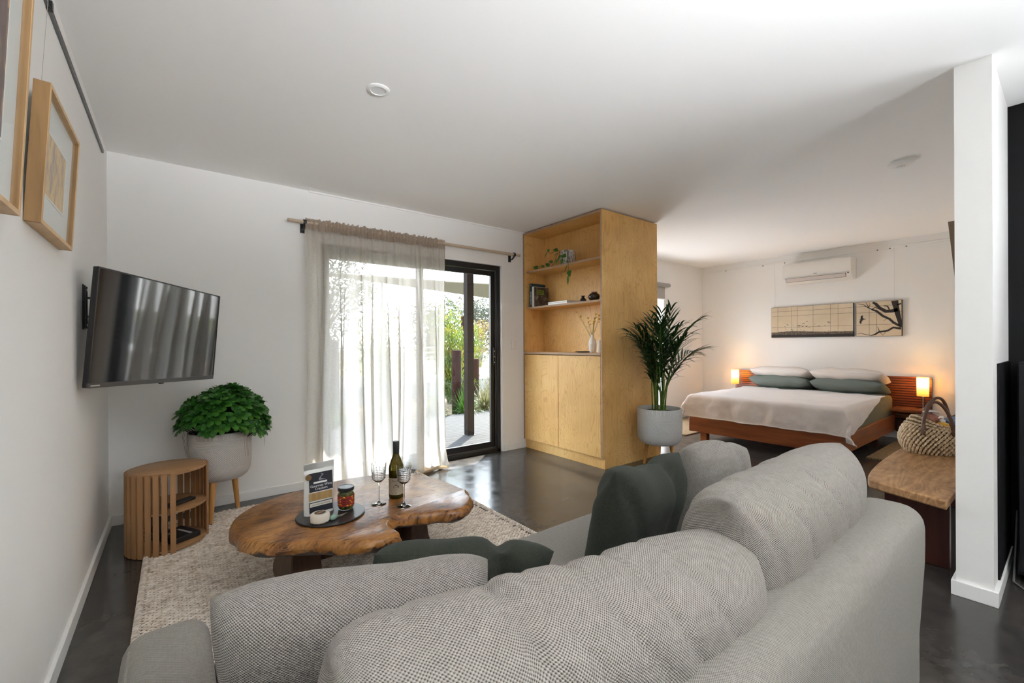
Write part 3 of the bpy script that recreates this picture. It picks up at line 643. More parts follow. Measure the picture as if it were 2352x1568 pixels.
succ = leafmat('succulent_leaf', [(.3, (.022, .095, .018)), (.55, (.055, .20, .028)), (.8, (.14, .33, .045))], 14, .12, .32)
bark = base('succulent_stem', (.055, .032, .022), .8)
def rosette_mesh(n, ln, seed):
    rnd = random.Random(seed); m = MB()
    for ring, (k, el, sc) in enumerate(((n, .25, 1.0), (n-2, .75, .72), (3, 1.15, .4))):
        for i in range(k):
            a = 2*pi*i/k + ring*.5 + rnd.uniform(-.12, .12); e = el+rnd.uniform(-.15, .15)
            d = Vector((cos(a)*cos(e), sin(a)*cos(e), sin(e)))
            leaf_pts(m, d*.004, d, (0, 0, 1), ln*sc*rnd.uniform(.85, 1.1), ln*.50*sc, .18, .06, (.22, .32, .58, .92, 1, .86, .45), 6)
    return m.mesh('rosette', succ, True, 80)
def succulent():
    g = empty('succulent_shrub', (P1[0]+.025, P1[1]-.02, .548), label='bushy dark green succulent with rosettes in the cream planter', cat='plant')
    rnd = random.Random(11); ms = [rosette_mesh(8, .068, 1), rosette_mesh(9, .075, 2), rosette_mesh(7, .062, 3)]
    st = MB()
    pts = []
    tries = 0
    while len(pts) < 86 and tries < 6000:
        tries += 1
        a = rnd.uniform(0, 2*pi); e = math.asin(rnd.uniform(-.02, 1)); rr = rnd.uniform(.92, 1.03)
        if e < .35 and -2.9 < a-2*pi*(a > pi) < -2.0 and rnd.random() < .75: continue
        p = Vector((cos(a)*cos(e)*.238*rr, sin(a)*cos(e)*.200*rr, .085+sin(e)*.222*rr - (.05 if (cos(a) > .3 and sin(e) < .3) else 0)))
        if all((p-q).length > .047 for q in pts): pts.append(p)
    for i, p in enumerate(pts):
        d = Vector((p.x/.24, p.y/.20, (p.z-.02)/.25)).normalized() + Vector((0, 0, .25)); d.normalize()
        o = link('rosette', ms[i % 3], g, p, Vector((0, 0, 1)).rotation_difference(d).to_euler(), (1.02,)*3)
        b = Vector((p.x*.28+rnd.uniform(-.03, .03), p.y*.28+rnd.uniform(-.03, .03), 0)); mid = (b*.45+p*.55)+Vector((0, 0, -.03)); 
        st.tube([b, mid, p], [.0055, .004, .0028], 5)
    for k in range(26):
        a = rnd.uniform(0, 6.28); q = rnd.uniform(.4, .9); p = Vector((cos(a)*.25*q, sin(a)*.2*q, .10+.12*rnd.random()))
        st.tube([(cos(a)*.08, sin(a)*.08, 0), (cos(a+.3)*.15*q, sin(a+.3)*.15*q, .06), p], .0035, 5)
    st.build('stems', bark, g, smooth=True)
    rt = MB()
    for k in range(9):
        a = rnd.choice((rnd.uniform(2.6, 3.7), rnd.uniform(-.6, .4), rnd.uniform(-1.6, -.8))); x, y = cos(a)*.215, sin(a)*.205
        rt.tube([(x, y, .09), (x*1.06, y*1.06, .02), (x*1.03+.01, y*1.03, -.07-.05*rnd.random())], .0008, 4)
    rt.build('aerial_roots', base('aerial_root', (.34, .28, .22), .9), g)['kind'] = 'stuff'
succulent()

palm_m = leafmat('palm_leaf', [(.3, (.008, .028, .008)), (.55, (.018, .062, .013)), (.8, (.05, .12, .025))], 8, .15, .35)
cane_m = leafmat('palm_cane', [(.3, (.04, .10, .015)), (.7, (.13, .20, .03))], 30, .05, .45)
def palm():
    g = empty('areca_palm', (P2[0], P2[1], .523), label='tall slender-leaved palm in the pale grey planter', cat='plant')
    rnd = random.Random(21)
    for k in range(24):
        a = 2*pi*k/24*1.0 + rnd.uniform(-.35, .35); ln = rnd.uniform(.62, 1.02) if k % 3 else rnd.uniform(.85, 1.1); lean = rnd.uniform(.16, .42)
        if k % 4 == 0: lean *= .35
        bx, by = rnd.uniform(-.045, .045), rnd.uniform(-.045, .045)
        spine = []
        for i in range(13):
            t = i/12; out = lean*(t**1.7)*1.05; z = ln*(t - .22*lean/.3*t*t*t*.9)
            spine.append(Vector((bx+cos(a)*out + .02*sin(t*3+k), by+sin(a)*out*(.62 if sin(a) > 0 else .85), z)))
        f = MB(); f.tube(spine, [.0065*(1-.8*i/12)+.001 for i in range(13)], 6, flat=1)
        fo = f.build('frond', cane_m, g, smooth=True)
        lm = MB(); n = 10
        for j in range(n):
            t = .40 + .58*j/(n-1); q = t*12; i = min(int(q), 11); p = spine[i].lerp(spine[i+1], q-i); tan = (spine[i+1]-spine[i]).normalized()
            for sgn in (-1, 1):
                side = tan.cross(Vector((0, 0, 1)));
                if side.length < .05: side = Vector((-sin(a), cos(a), 0))
                side.normalize(); d = (tan*(.55+.6*t) + side*sgn*(1.0-.5*t) + Vector((0, 0, .10))).normalized()
                l = (.16 + .11*sin(pi*min(1, (t-.35)/.62)))*rnd.uniform(.8, 1.15)
                leaf_pts(lm, p, d, (rnd.uniform(-.3, .3), rnd.uniform(-.3, .3), 1), l*1.12, .021, .25, rnd.uniform(.2, .65), (.35, .9, 1, .8, .45, 0), 6)
        lm.build('leaflets', palm_m, fo, smooth=True)
    b = MB()
    for k in range(9):
        a = rnd.uniform(0, 6.28); b.tube([(cos(a)*.03, sin(a)*.03, -.005), (cos(a)*.035, sin(a)*.035, .12), (cos(a)*.045, sin(a)*.045, .30)], [.011, .0095, .006], 8)
    b.build('cane', cane_m, g, smooth=True)
palm()

# ---------------------------------------------------------------- rug
RUG = (.20, -2.75, 2.06, -.175)
jute = mottled('jute_rug', [(.28, (.34, .27, .21)), (.45, (.58, .50, .41)), (.6, (.74, .67, .58)), (.8, (.84, .79, .72))], 55, .95, (.5, 1, 1), detail=3)
jute_d = base('jute_ground', (.11, .083, .06), .95)
def rug():
    g = empty('woven_rug', (0, 0, 0), label='large braided natural jute rug under the coffee table', cat='rug')
    MB().box(RUG[0], RUG[1], .0005, RUG[2], RUG[3], .007).build('rug_base', jute_d, g)
    m = MB(); rnd = random.Random(4); y = RUG[1]+.006; row = 0
    while y < RUG[3]-.004:
        x = RUG[0]+.03+(row % 2)*.0145+rnd.uniform(-.002, .002)
        while x < RUG[2]-.032:
            a = .0168; b = .0060; h = .0135+rnd.uniform(-.002, .002); t = .003*(1 if row % 2 else -1)
            q = len(m.v); m.v += [(x-a, y-t, .006), (x-a*.45, y-b-t*.4, .0075), (x+a*.45, y-b+t*.4, .0075), (x+a, y+t, .006), (x+a*.45, y+b+t*.4, .0075), (x-a*.45, y+b-t*.4, .0075), (x-a*.4, y-t*.3, h), (x+a*.4, y+t*.3, h)]
            m.f += [(q, q+1, q+6), (q+1, q+2, q+7, q+6), (q+2, q+3, q+7), (q+3, q+4, q+7), (q+4, q+5, q+6, q+7), (q+5, q, q+6)]
            x += .029
        y += .0122; row += 1
    o = m.build('braid', jute, g, smooth=True, angle=60); o['kind'] = 'stuff'
    m = MB()
    for side, x in ((0, RUG[0]+.012), (1, RUG[2]-.012)):
        y = RUG[1]
        while y < RUG[3]:
            s = 1 if side else -1
            m.tube([(x-.011, y-.010, .006), (x-.004, y-.003, .015), (x+.005, y+.006, .016), (x+.012, y+.013, .007)], [.004, .0075, .0075, .004], 6); y += .0185
    o = m.build('braided_border', jute, g, smooth=True); o['kind'] = 'stuff'
rug()

# ---------------------------------------------------------------- live-edge coffee table
TOPZ = .36
OUT = [(0.528,-1.511),(0.545,-1.432),(0.576,-1.37),(0.649,-1.283),(0.778,-1.203),(0.913,-1.171),(1.062,-1.134),(1.238,-1.137),(1.403,-1.204),(1.52,-1.325),(1.568,-1.46),(1.59,-1.628),(1.592,-1.70),(1.602,-1.745),(1.576,-1.79),(1.562,-1.856),(1.518,-1.918),(1.437,-1.976),(1.371,-1.967),(1.338,-1.942),(1.289,-1.926),(1.23,-1.905),(1.19,-1.88),(1.15,-1.862),(1.10,-1.90),(1.08,-1.955),(1.095,-2.02),(1.038,-2.049),(0.984,-2.048),(0.895,-2.001),(0.811,-1.938),(0.728,-1.875),(0.642,-1.834),(0.564,-1.727),(0.529,-1.613)]
def dense(P, k=5):
    n = len(P); r = []
    for i in range(n):
        p0, p1, p2, p3 = [Vector(P[(i+j) % n]) for j in (-1, 0, 1, 2)]
        for j in range(k):
            t = j/k; r.append(.5*((2*p1)+(-p0+p2)*t+(2*p0-5*p1+4*p2-p3)*t*t+(-p0+3*p1-3*p2+p3)*t**3))
    return r
def burl():
    m = base('burl_slab', (.3, .15, .06), .34, 0, .4); v = coords(m)
    a = noise_tex(m, v, 3.2, 6, .62, 1.0); b = noise_tex(m, coords(m, (16, 46, 16), rot=(0, 0, .5)), 1, 5, .7, 1.0); d = noise_tex(m, v, 6, 3, .5, 2.5)
    c = ramp(m, math_(m, 'ADD', math_(m, 'MULTIPLY', a, .55), math_(m, 'MULTIPLY', b, .45)), [(.36, (.045, .016, .006)), (.45, (.19, .072, .018)), (.54, (.36, .155, .038)), (.66, (.52, .27, .08))])
    sp = ramp(m, noise_tex(m, coords(m, (18, 70, 18), rot=(0, 0, .55)), 1, 4, .6, .5), [(.36, (.10, .07, .06)), (.43, (1, 1, 1))])
    mx = N(m, 'ShaderNodeMix', data_type='RGBA', blend_type='MULTIPLY'); mx.inputs[0].default_value = .8; L(m, c, mx.inputs[6]); L(m, sp, mx.inputs[7])
    t = N(m, 'ShaderNodeTexCoord'); s = N(m, 'ShaderNodeSeparateXYZ'); L(m, t.outputs['Object'], s.inputs[0])
    # dark bark remnant with its own ragged upper border on the slab's edge
    e = math_(m, 'SUBTRACT', math_(m, 'ADD', .318, math_(m, 'MULTIPLY', math_(m, 'SUBTRACT', d, .5), .17)), s.outputs[2]); e = math_(m, 'MULTIPLY', e, 90, True)
    m2 = N(m, 'ShaderNodeMix', data_type='RGBA'); L(m, e, m2.inputs[0]); L(m, mx.outputs[2], m2.inputs[6]); m2.inputs[7].default_value = (.030, .016, .010, 1)
    L(m, m2.outputs[2], B(m).inputs['Base Color']); bump(m, sp, .25, .003)
    B(m).inputs['Coat Weight'].default_value = .22; B(m).inputs['Coat Roughness'].default_value = .12; return m
burl_m = burl(); leg_dark = wood('dark_table_leg', (.035, .016, .010), (.085, .040, .022), (.14, .070, .038), 2, 1, .45)
def coffee_table():
    g = empty('coffee_table', (0, 0, 0), label='live-edge burl slab coffee table on the jute rug', cat='coffee table')
    D = dense(OUT, 6); n = len(D); c = Vector((1.05, -1.58)); m = MB()
    SM = list(D)
    for _ in range(5): SM = [(SM[i-1]+SM[i]*2+SM[(i+1) % n])/4 for i in range(n)]
    def nrm(i):
        t = SM[(i+3) % n]-SM[i-3]; q = Vector((t.y, -t.x)); q.normalize(); return q
    area = sum(D[i].x*D[(i+1) % n].y-D[(i+1) % n].x*D[i].y for i in range(n)); sg = 1 if area > 0 else -1
    rings = [(-.016, .0, 0), (-.009, -.0025, .0005), (-.002, -.012, .002), (.006, -.027, .006), (.004, -.045, .010), (-.014, -.060, .010), (-.03, -.066, .008)]
    for (off, dz, nz) in rings:
        for i in range(n):
            q = nrm(i)*sg; w = noise.noise(Vector((D[i].x*14, D[i].y*14, dz*40))); p = (SM[i] if off < -.005 else D[i])+q*(off+nz*w*1.6)
            m.v.append((p.x, p.y, TOPZ+dz+nz*.5*noise.noise(Vector((D[i].x*30, D[i].y*30, 3)))))
    for r in range(len(rings)-1):
        for i in range(n): 
            a = (r*n+i, r*n+(i+1) % n, (r+1)*n+(i+1) % n, (r+1)*n+i); m.f.append(a if sg < 0 else tuple(reversed(a)))
    m.f.append(tuple(range(n)) if sg > 0 else tuple(reversed(range(n)))); k = (len(rings)-1)*n
    m.f.append(tuple(k+i for i in (reversed(range(n)) if sg > 0 else range(n))))
    m.build('slab_top', burl_m, g, smooth=True, angle=50)
    def leg(x0, x1, y0, y1):
        b = MB(); prof = [(0, .05), (.05, .045), (.12, .012), (.19, .0), (.25, .012), (.296, .035)]
        N_ = len(prof)
        for (z, f) in prof:
            b.v += [(x0-f*.45, y0-f, z), (x1+f*.45, y0-f, z), (x1+f*.45, y1+f, z), (x0-f*.45, y1+f, z)]
        for i in range(N_-1):
            for j in range(4): b.f.append((i*4+j, i*4+(j+1) % 4, (i+1)*4+(j+1) % 4, (i+1)*4+j))
        b.f += [(3, 2, 1, 0), tuple((N_-1)*4+j for j in range(4))]
        return b.build('leg', leg_dark, g, bevel=.008, loc=(0, 0, .0125))
    leg(.745, .865, -1.66, -1.36); leg(1.315, 1.405, -1.66, -1.40)
    MB().box(.80, -1.55, .11, 1.34, -1.46, .20).build('stretcher', leg_dark, g, bevel=.006)
    k = MB(); o = [(.0, 0), (.012, .006), (.03, .004), (.05, .012), (.045, .018), (.02, .014), (.004, .008)]
    k.prism([(1.07+x*.9, -1.86+y*.8) for x, y in o], TOPZ-.002, TOPZ+.0008); k.build('gum_knot', base('gum_knot', (.03, .015, .01), .5), g)
coffee_table()

def tray_items():
    zt = TOPZ+.0005
    t = empty('serving_board', (.912, -1.662, zt), label='round dark timber serving board on the coffee table', cat='serving board')
    bm = wood('ebonised_board', (.012, .010, .010), (.022, .019, .018), (.04, .034, .031), 0, 1.5, .3)
    MB().lathe([(.138, 0), (.148, .002), (.150, .006), (.147, .009), (0, .0092)], 64).build('board', bm, t, smooth=True)
    z = zt+.0093
    # cracker pouch
    p = empty('cracker_pouch', (.870, -1.622, z), R(6), label='white stand-up pouch of gourmet wine crackers', cat='pouch')
    pm = base('pouch_film', (.74, .74, .71), .38, 0, .5)
    w, h = .068, .235
    def S(side):
        def fn(u, v):
            x = (u*2-1)*w*(1+.012*sin(v*9)); zz = v*h
            th = .026*(1-v)**.55*(1-(abs(u*2-1))**3)**.7 if v < .86 else .0012
            if v >= .86: x = (u*2-1)*w*1.02
            return (x, side*(th+.0012), zz + .006*abs(u*2-1)*(v < .1)*0)
        return fn
    m = MB(); m.grid(S(-1), 16, 24); m.grid(S(1), 16, 24); m.f = m.f[:16*24]+[tuple(reversed(f)) for f in m.f[16*24:]]
    m.build('pouch_body', pm, p, smooth=True)
    MB().box(-w*1.03, -.0024, h*.865, w*1.03, .0024, h).build('seal_strip', base('pouch_seal', (.66, .66, .63), .45), p, bevel=.003)
    def yf(v): return -(.026*(1-v)**.55*.96+.0026)
    def panel(name, x0, x1, v0, v1, mat, out=.0003):
        a, b = v0*h, v1*h; ya, yb = yf(v0)-out, yf(v1)-out; q = MB()
        q.add([(x0, ya, a), (x1, ya, a), (x1, yb, b), (x0, yb, b), (x0, ya+.0012, a), (x1, ya+.0012, a), (x1, yb+.0012, b), (x0, yb+.0012, b)], [(0, 1, 2, 3), (7, 6, 5, 4), (0, 4, 5, 1), (1, 5, 6, 2), (2, 6, 7, 3), (3, 7, 4, 0)])
        return q.build(name, mat, p)
    def face(v, out=.0009, x=0):
        a = Vector((x, yf(v)-out, v*h)); sl = math.atan2(yf(v+.05)-yf(v-.05), .1*h)
        return Matrix.Translation(a) @ Matrix.Rotation(pi/2-sl, 4, 'X')
    navy = base('navy_label', (.016, .017, .026), .5); cream = base('cream_print', (.70, .66, .58), .6); inkw = base('white_print', (.78, .78, .76), .6)
    panel('front_label', -.050, .056, .455, .815, navy)
    wm = mottled('cracker_window', [(.3, (.30, .18, .065)), (.7, (.46, .30, .12))], 1, .4, (90, 90, 6)); panel('cracker_window', -.052, .053, .285, .435, wm)
    q = panel('flavour_label', -.052, .053, .06, .26, navy); panel('flavour_strip', -.049, .050, .175, .245, cream, .0008)
    MB().box(-.031, yf(.6)-.0012, .61*h, .030, yf(.6)-.0002, .645*h).build('brand_strip', inkw, p)
    text('Gourmet Wine', .0155, inkw, p, face(.565, .0012, .003), 'lettering'); text('Crackers', .0155, inkw, p, face(.505, .0012, .003), 'lettering')
    text('Cracked Black Pepper & Sea Salt', .0062, base('black_print', (.03, .03, .03), .6), p, face(.21, .0016), 'lettering')
    sw = MB(); pts = [(.004, .795), (.016, .78), (.016, .75), (.006, .73), (.004, .705), (.014, .685), (.03, .672), (-.006, .665), (-.004, .70), (.002, .735), (.008, .755), (.008, .775)]
    sw.add([(x-.002, yf(v)-.0014, v*h) for x, v in pts], [tuple(range(len(pts)))]); sw.build('swirl_emblem', base('grey_print', (.22, .22, .25), .6), p)
    MB().cyl((-.052, yf(.75)-.0015, .745*h), (-.052, yf(.75)+.001, .745*h), .0135, n=20).build('gold_sticker', base('gold_sticker', (.25, .15, .06), .4, .3), p, smooth=True)
    # cheese wheel
    c = empty('soft_cheese', (.846, -1.735, z), R(20), label='small paper-wrapped white cheese wheel on the board', cat='cheese')
    pr = base('cheese_paper', (.72, .67, .57), .7); bump(pr, noise_tex(pr, coords(pr, (40, 40, 8)), 1, 3), .6, .004)
    MB().lathe([(.036, 0), (.0405, .004), (.0415, .018), (.0405, .033), (.036, .0385), (0, .039)], 11).build('wrapped_cheese', pr, c, bevel=.003)
    MB().lathe([(0, .0392), (.026, .0392), (.026, .0396), (0, .0396)], 28).build('round_label', base('cheese_label', (.68, .64, .55), .6), c)
    m = MB(); m.lathe([(.0225, .0397), (.0237, .0399), (.0225, .0401)], 28); m.build('label_ring', base('label_brown', (.08, .05, .035), .6), c)
    MB().prism([(-.018, -.004), (.016, -.006), (.019, .004), (.004, .010), (-.014, .007)], .0397, .0402).build('label_picture', mottled('label_picture', [(.35, (.10, .05, .03)), (.5, (.30, .08, .05)), (.6, (.45, .42, .20))], 120, .6), c)
    # antipasto jar
    j = empty('antipasto_jar', (.985, -1.648, z), label='glass jar of olives with a red and yellow label', cat='jar')
    cont = mottled('jar_contents', [(.3, (.02, .022, .008)), (.5, (.09, .085, .02)), (.7, (.24, .23, .06))], 60, .3, bmp=(70, .5, .005))
    MB().lathe([(.030, .003), (.034, .008), (.0345, .07), (.030, .082), (0, .084)], 32).build('olives', cont, j, smooth=True)
    MB().lathe([(.030, 0), (.036, .004), (.0375, .012), (.0375, .07), (.0345, .082), (.0335, .090), (.0335, .10)], 36).build('glass_jar', pane('jar_glass', (.93, .96, .92)), j, smooth=True)
    MB().lathe([(.0365, .090), (.0372, .092), (.0372, .102), (.0355, .1055), (.031, .1055), (.030, .1045), (0, .1045)], 36).build('lid', base('jar_lid', (.06, .065, .07), .25, .7), j, smooth=True)
    m = MB(); m.lathe([(.0381, .02), (.0381, .068)], 48); m.f = [f for f in m.f if len(f) == 4]; m.build('label_band', base('red_label', (.30, .022, .016), .45), j, smooth=True)
    yl = base('yellow_print', (.66, .44, .03), .5); dkp = base('maroon_print', (.045, .006, .012), .5); rnd = random.Random(6); m = MB(); d2 = MB()
    def patch(mb, a, zc, w, hh, r=.0385, tilt=0):
        b = len(mb.v); k = 10
        for i in range(k):
            t = 2*pi*i/k; da = cos(t)*w; dz = sin(t)*hh; da, dz = da*cos(tilt)-dz*sin(tilt), da*sin(tilt)+dz*cos(tilt)
            mb.v.append((cos(a+da/r)*r, sin(a+da/r)*r, zc+dz))
        mb.f.append(tuple(b+i for i in range(k)))
    for a, zc in ((-2.55, .056), (-2.6, .044), (-2.5, .030), (-1.35, .046), (-1.15, .036), (-1.0, .055), (-1.7, .025), (-1.3, .0245), (-2.1, .064), (-1.1, .064), (-.6, .03), (-.5, .05), (-2.9, .05), (-2.85, .03)): patch(m, a, zc, .0055, .0026, tilt=rnd.uniform(-.9, .9))
    m.build('leaf_print', yl, j)
    for zc in (.057, .050, .040, .033):
        for i in range(6): d2.add([], []); patch(d2, -2.35+i*.15, zc, .0026, .0024, .03855)
    d2.build('label_print', dkp, j)
    # cheese knife
    k = empty('cheese_knife', (.907, -1.745, z), R(28), label='small cheese knife with a pale jade handle on the board', cat='knife')
    jd = base('jade_handle', (.25, .40, .32), .2, 0, .6)
    MB().tube([(-.028, 0, .011), (-.020, 0, .011), (-.008, 0, .010), (.006, 0, .008), (.014, 0, .007)], [.004, .0115, .0125, .008, .005], 14).build('handle', jd, k, smooth=True)
    MB().tube([(.012, 0, .007), (.02, 0, .006)], [.005, .004], 12).build('ferrule', steel, k, smooth=True)
    MB().prism([(.018, -.003), (.026, -.011), (.070, -.004), (.024, .009), (.018, .004)], .0045, .006).build('blade', base('knife_steel', (.62, .66, .61), .5, 1), k)
tray_items()

def wine():
    zt = TOPZ+.0005
    b = empty('wine_bottle', (1.248, -1.622, zt), R(-25), label='green glass bottle of white wine with a cream label', cat='bottle')
    gm = base('bottle_glass', (.16, .13, .012), .05, 0, .6); B(gm).inputs['Transmission Weight'].default_value = .75; B(gm).inputs['IOR'].default_value = 1.3
    MB().lathe([(.024, .004), (.033, 0), (.037, .004), (.038, .02), (.038, .145), (.036, .165), (.026, .195), (.017, .215), (.0142, .232), (.0138, .29)], 40).build('glass_body', gm, b, smooth=True)
    MB().lathe([(0, .006), (.0345, .006), (.0355, .13), (.034, .145), (0, .145)], 30).build('wine', base('white_wine', (.075, .062, .008), .1), b, smooth=True)
    MB().lathe([(.0153, .226), (.0158, .228), (.0158, .288), (.0145, .291), (0, .291)], 28).build('screw_cap', base('black_cap', (.022, .022, .023), .35), b, smooth=True)
    m = MB(); r = .0385; a0, a1 = R(-165), R(-15); n = 30
    m.grid(lambda u, v: (cos(a0+(a1-a0)*u)*r, sin(a0+(a1-a0)*u)*r, .022+.086*v), n, 4); m.build('label', base('bottle_label', (.42, .36, .27), .6), b, smooth=True)
    def onlab(P, name, mat, rr=.0389):
        q = MB(); q.add([(cos(R(-90)+x/rr)*rr, sin(R(-90)+x/rr)*rr, zz) for x, zz in P], [tuple(range(len(P)))]); return q
    dkb = base('label_ink', (.05, .028, .018), .6)
    m = onlab([(-.014, .056), (.014, .056), (.014, .064), (.011, .069), (.006, .071), (.004, .075), (-.004, .075), (-.006, .071), (-.011, .069), (-.014, .064)], '', dkb)
    for P in ([(-.022, .0532), (.022, .0532), (.022, .0540), (-.022, .0540)], [(-.006, .048), (.006, .048), (.006, .0492), (-.006, .0492)], [(-.011, .041), (.011, .041), (.011, .042), (-.011, .042)], [(-.0015, .029), (.0015, .029), (.0015, .0345), (-.0015, .0345)],
              [(-.022, .0995), (-.017, .096), (-.016, .0915), (-.018, .0915), (-.020, .095)], [(-.014, .092), (-.002, .0915), (-.002, .094), (-.014, .0945)], [(.002, .089), (.008, .099), (.010, .0985), (.004, .089)], [(.010, .092), (.020, .0915), (.020, .094), (.010, .0945)], [(-.008, .085), (.010, .085), (.010, .0862), (-.008, .0862)]):
        q = onlab(P, '', dkb); m.add(q.v, q.f)
    m.build('label_emblem', dkb, b)
    m = onlab([(-.008, .059), (-.003, .059), (-.003, .064), (-.008, .064)], '', None, .0391); q = onlab([(.003, .059), (.008, .059), (.008, .064), (.003, .064)], '', None, .0391); m.add(q.v, q.f)
    m.build('emblem_window', base('emblem_pale', (.30, .24, .17), .6), b)
    crystal = glass('crystal', (1, 1, 1), 0, 1.5)
    def wineglass(loc, label):
        g = empty('wine_glass', loc, label=label, cat='wine glass', group='cut wine glasses on the coffee table')
        MB().lathe([(.0335, 0), (.0345, .0012), (.030, .003), (.010, .008), (.0045, .016), (.0038, .03), (.0038, .085), (.005, .103), (.008, .110), (0, .113)], 36).build('foot_and_stem', crystal, g, smooth=True)
        prof = [(.004, .108), (.018, .114), (.027, .124), (.031, .137), (.034, .165), (.0375, .205), (.0362, .205), (.0325, .165), (.0295, .140), (.025, .127), (.016, .118), (0, .114)]
        MB().lathe(prof, 40).build('bowl', crystal, g, smooth=True)
        m = MB()
        for i in range(6):
            z = .130+i*.0085; r = .0292+ (z-.13)*.094+.0012; k = 40
            m.tube([(cos(2*pi*q/k)*r, sin(2*pi*q/k)*r, z) for q in range(k+1)], .0022, 6, caps=False)
        for q in range(12):
            a = 2*pi*q/12; m.tube([(cos(a)*(.0295+(z-.13)*.094), sin(a)*(.0295+(z-.13)*.094), z) for z in (.128, .15, .18)], .0012, 5)
        m.build('cut_pattern', crystal, g, smooth=True); return g
    wineglass((1.138, -1.667, zt), 'left cut-crystal wine glass standing clear of the bottle'); wineglass((1.226, -1.768, zt), 'right cut-crystal wine glass standing in front of the bottle')
wine()

# ---------------------------------------------------------------- sofa and cushions
sofa_w = weave('sofa_weave', (.37, .34, .305), (.085, .074, .062), 340, 340, .8, var=.18)
sofa_s = weave('sofa_fine_weave', (.295, .275, .245), (.095, .086, .074), 440, 440, .5, var=.14)
cush_w = weave('cushion_weave', (.36, .33, .30), (.075, .066, .057), 330, 330, .8, var=.2)
green_w = weave('green_weave', (.042, .047, .036), (.013, .015, .011), 440, 440, .6, var=.3)
def rbox(mb, b, r, n=4, taper=None):
    """box with rounded edges on all sides (superellipse corners)"""
    x0, y0, z0, x1, y1, z1 = b; c = Vector(((x0+x1)/2, (y0+y1)/2, (z0+z1)/2)); h = Vector(((x1-x0)/2, (y1-y0)/2, (z1-z0)/2))
    import itertools
    res = []
    def axis(hh):
        a = [-hh+r*(1-cos(pi/2*i/n)) for i in range(n+1)]
        k = max(2, int((2*hh-2*r)/.05)); a += [-hh+r+(2*hh-2*r)*i/k for i in range(1, k)]
        return a+[-q for q in reversed(a[:n+1])]
    ax = [axis(h[i]) for i in range(3)]
    for d in range(3):
        i, j = [(1, 2), (2, 0), (0, 1)][d]
        for s in (-1, 1):
            A, Bv = ax[i], ax[j]; base_i = len(mb.v)
            for q in Bv:
                for p in A:
                    P = Vector((0, 0, 0)); P[d] = s*h[d]; P[i] = p; P[j] = q
                    I = Vector([max(-h[k]+r, min(h[k]-r, P[k])) for k in range(3)]); D = P-I
                    if D.length > 1e-9: P = I + D.normalized()*min(r, max(D.length, r) if sum(abs(D[k]) > 1e-9 for k in range(3)) > 0 else r)
                    P = P + c
                    if taper: P = Vector(taper(P))
                    mb.v.append(tuple(P))
            m = len(A)
            for b_ in range(len(Bv)-1):
                for a_ in range(m-1):
                    f = (base_i+b_*m+a_, base_i+b_*m+a_+1, base_i+(b_+1)*m+a_+1, base_i+(b_+1)*m+a_); mb.f.append(f if s > 0 else tuple(reversed(f)))
    return mb
def sofa():
    g = empty('sofa', (0, 0, 0), label='large grey woven fabric sofa seen from behind', cat='sofa')
    def taper(P):
        k = max(0, .5-P.z); x = P.x - (.06*k if P.x > 2 else 0); y = P.y + (.05*k if P.y < -3.45 else 0)
        return (x, y, P.z)
    rbox(MB(), (.26, -3.485, .065, 2.20, -2.56, .27), .03).build('base_frame', sofa_s, g, smooth=True, angle=80, uv='box')
    rbox(MB(), (.27, -3.505, .07, 2.195, -3.325, .645), .062, taper=taper).build('back_frame', sofa_s, g, smooth=True, angle=80, uv='box')
    for (x0, x1) in ((.245, .405), (2.045, 2.195)):
        a = rbox(MB(), (x0, -3.42, .07, x1, -2.475, .508), .048).build('arm', sofa_s, g, smooth=True, angle=80, uv='box')
        xo = x0+.016 if x0 < 1 else x1-.016; MB().tube([(xo, -3.32, .497), (xo, -2.56, .497), (xo, -2.505, .48), (xo, -2.482, .44), (xo, -2.482, .1)], .004, 6).build('piping', sofa_s, a, smooth=True, uv='box')
    for (x0, x1) in ((.41, 1.234), (1.236, 2.06)):
        def puff(P):
            u = (P.x-(x0+x1)/2)/((x1-x0)/2); v = (P.y+2.9)/.42
            return (P.x, P.y, P.z + (.02*(1-u*u)*(1-v*v) if P.z > .35 else 0))
        rbox(MB(), (x0, -3.34, .265, x1, -2.485, .425), .045, taper=puff).build('seat_cushion', sofa_s, g, smooth=True, angle=80, uv='box')
    m = MB()
    for x in (.32, 2.14):
        for y in (-3.40, -2.62): m.cyl((x, y, 0), (x, y, .07), .022, .026, 12)
    m.build('foot', blackpl, g, smooth=True)
sofa()
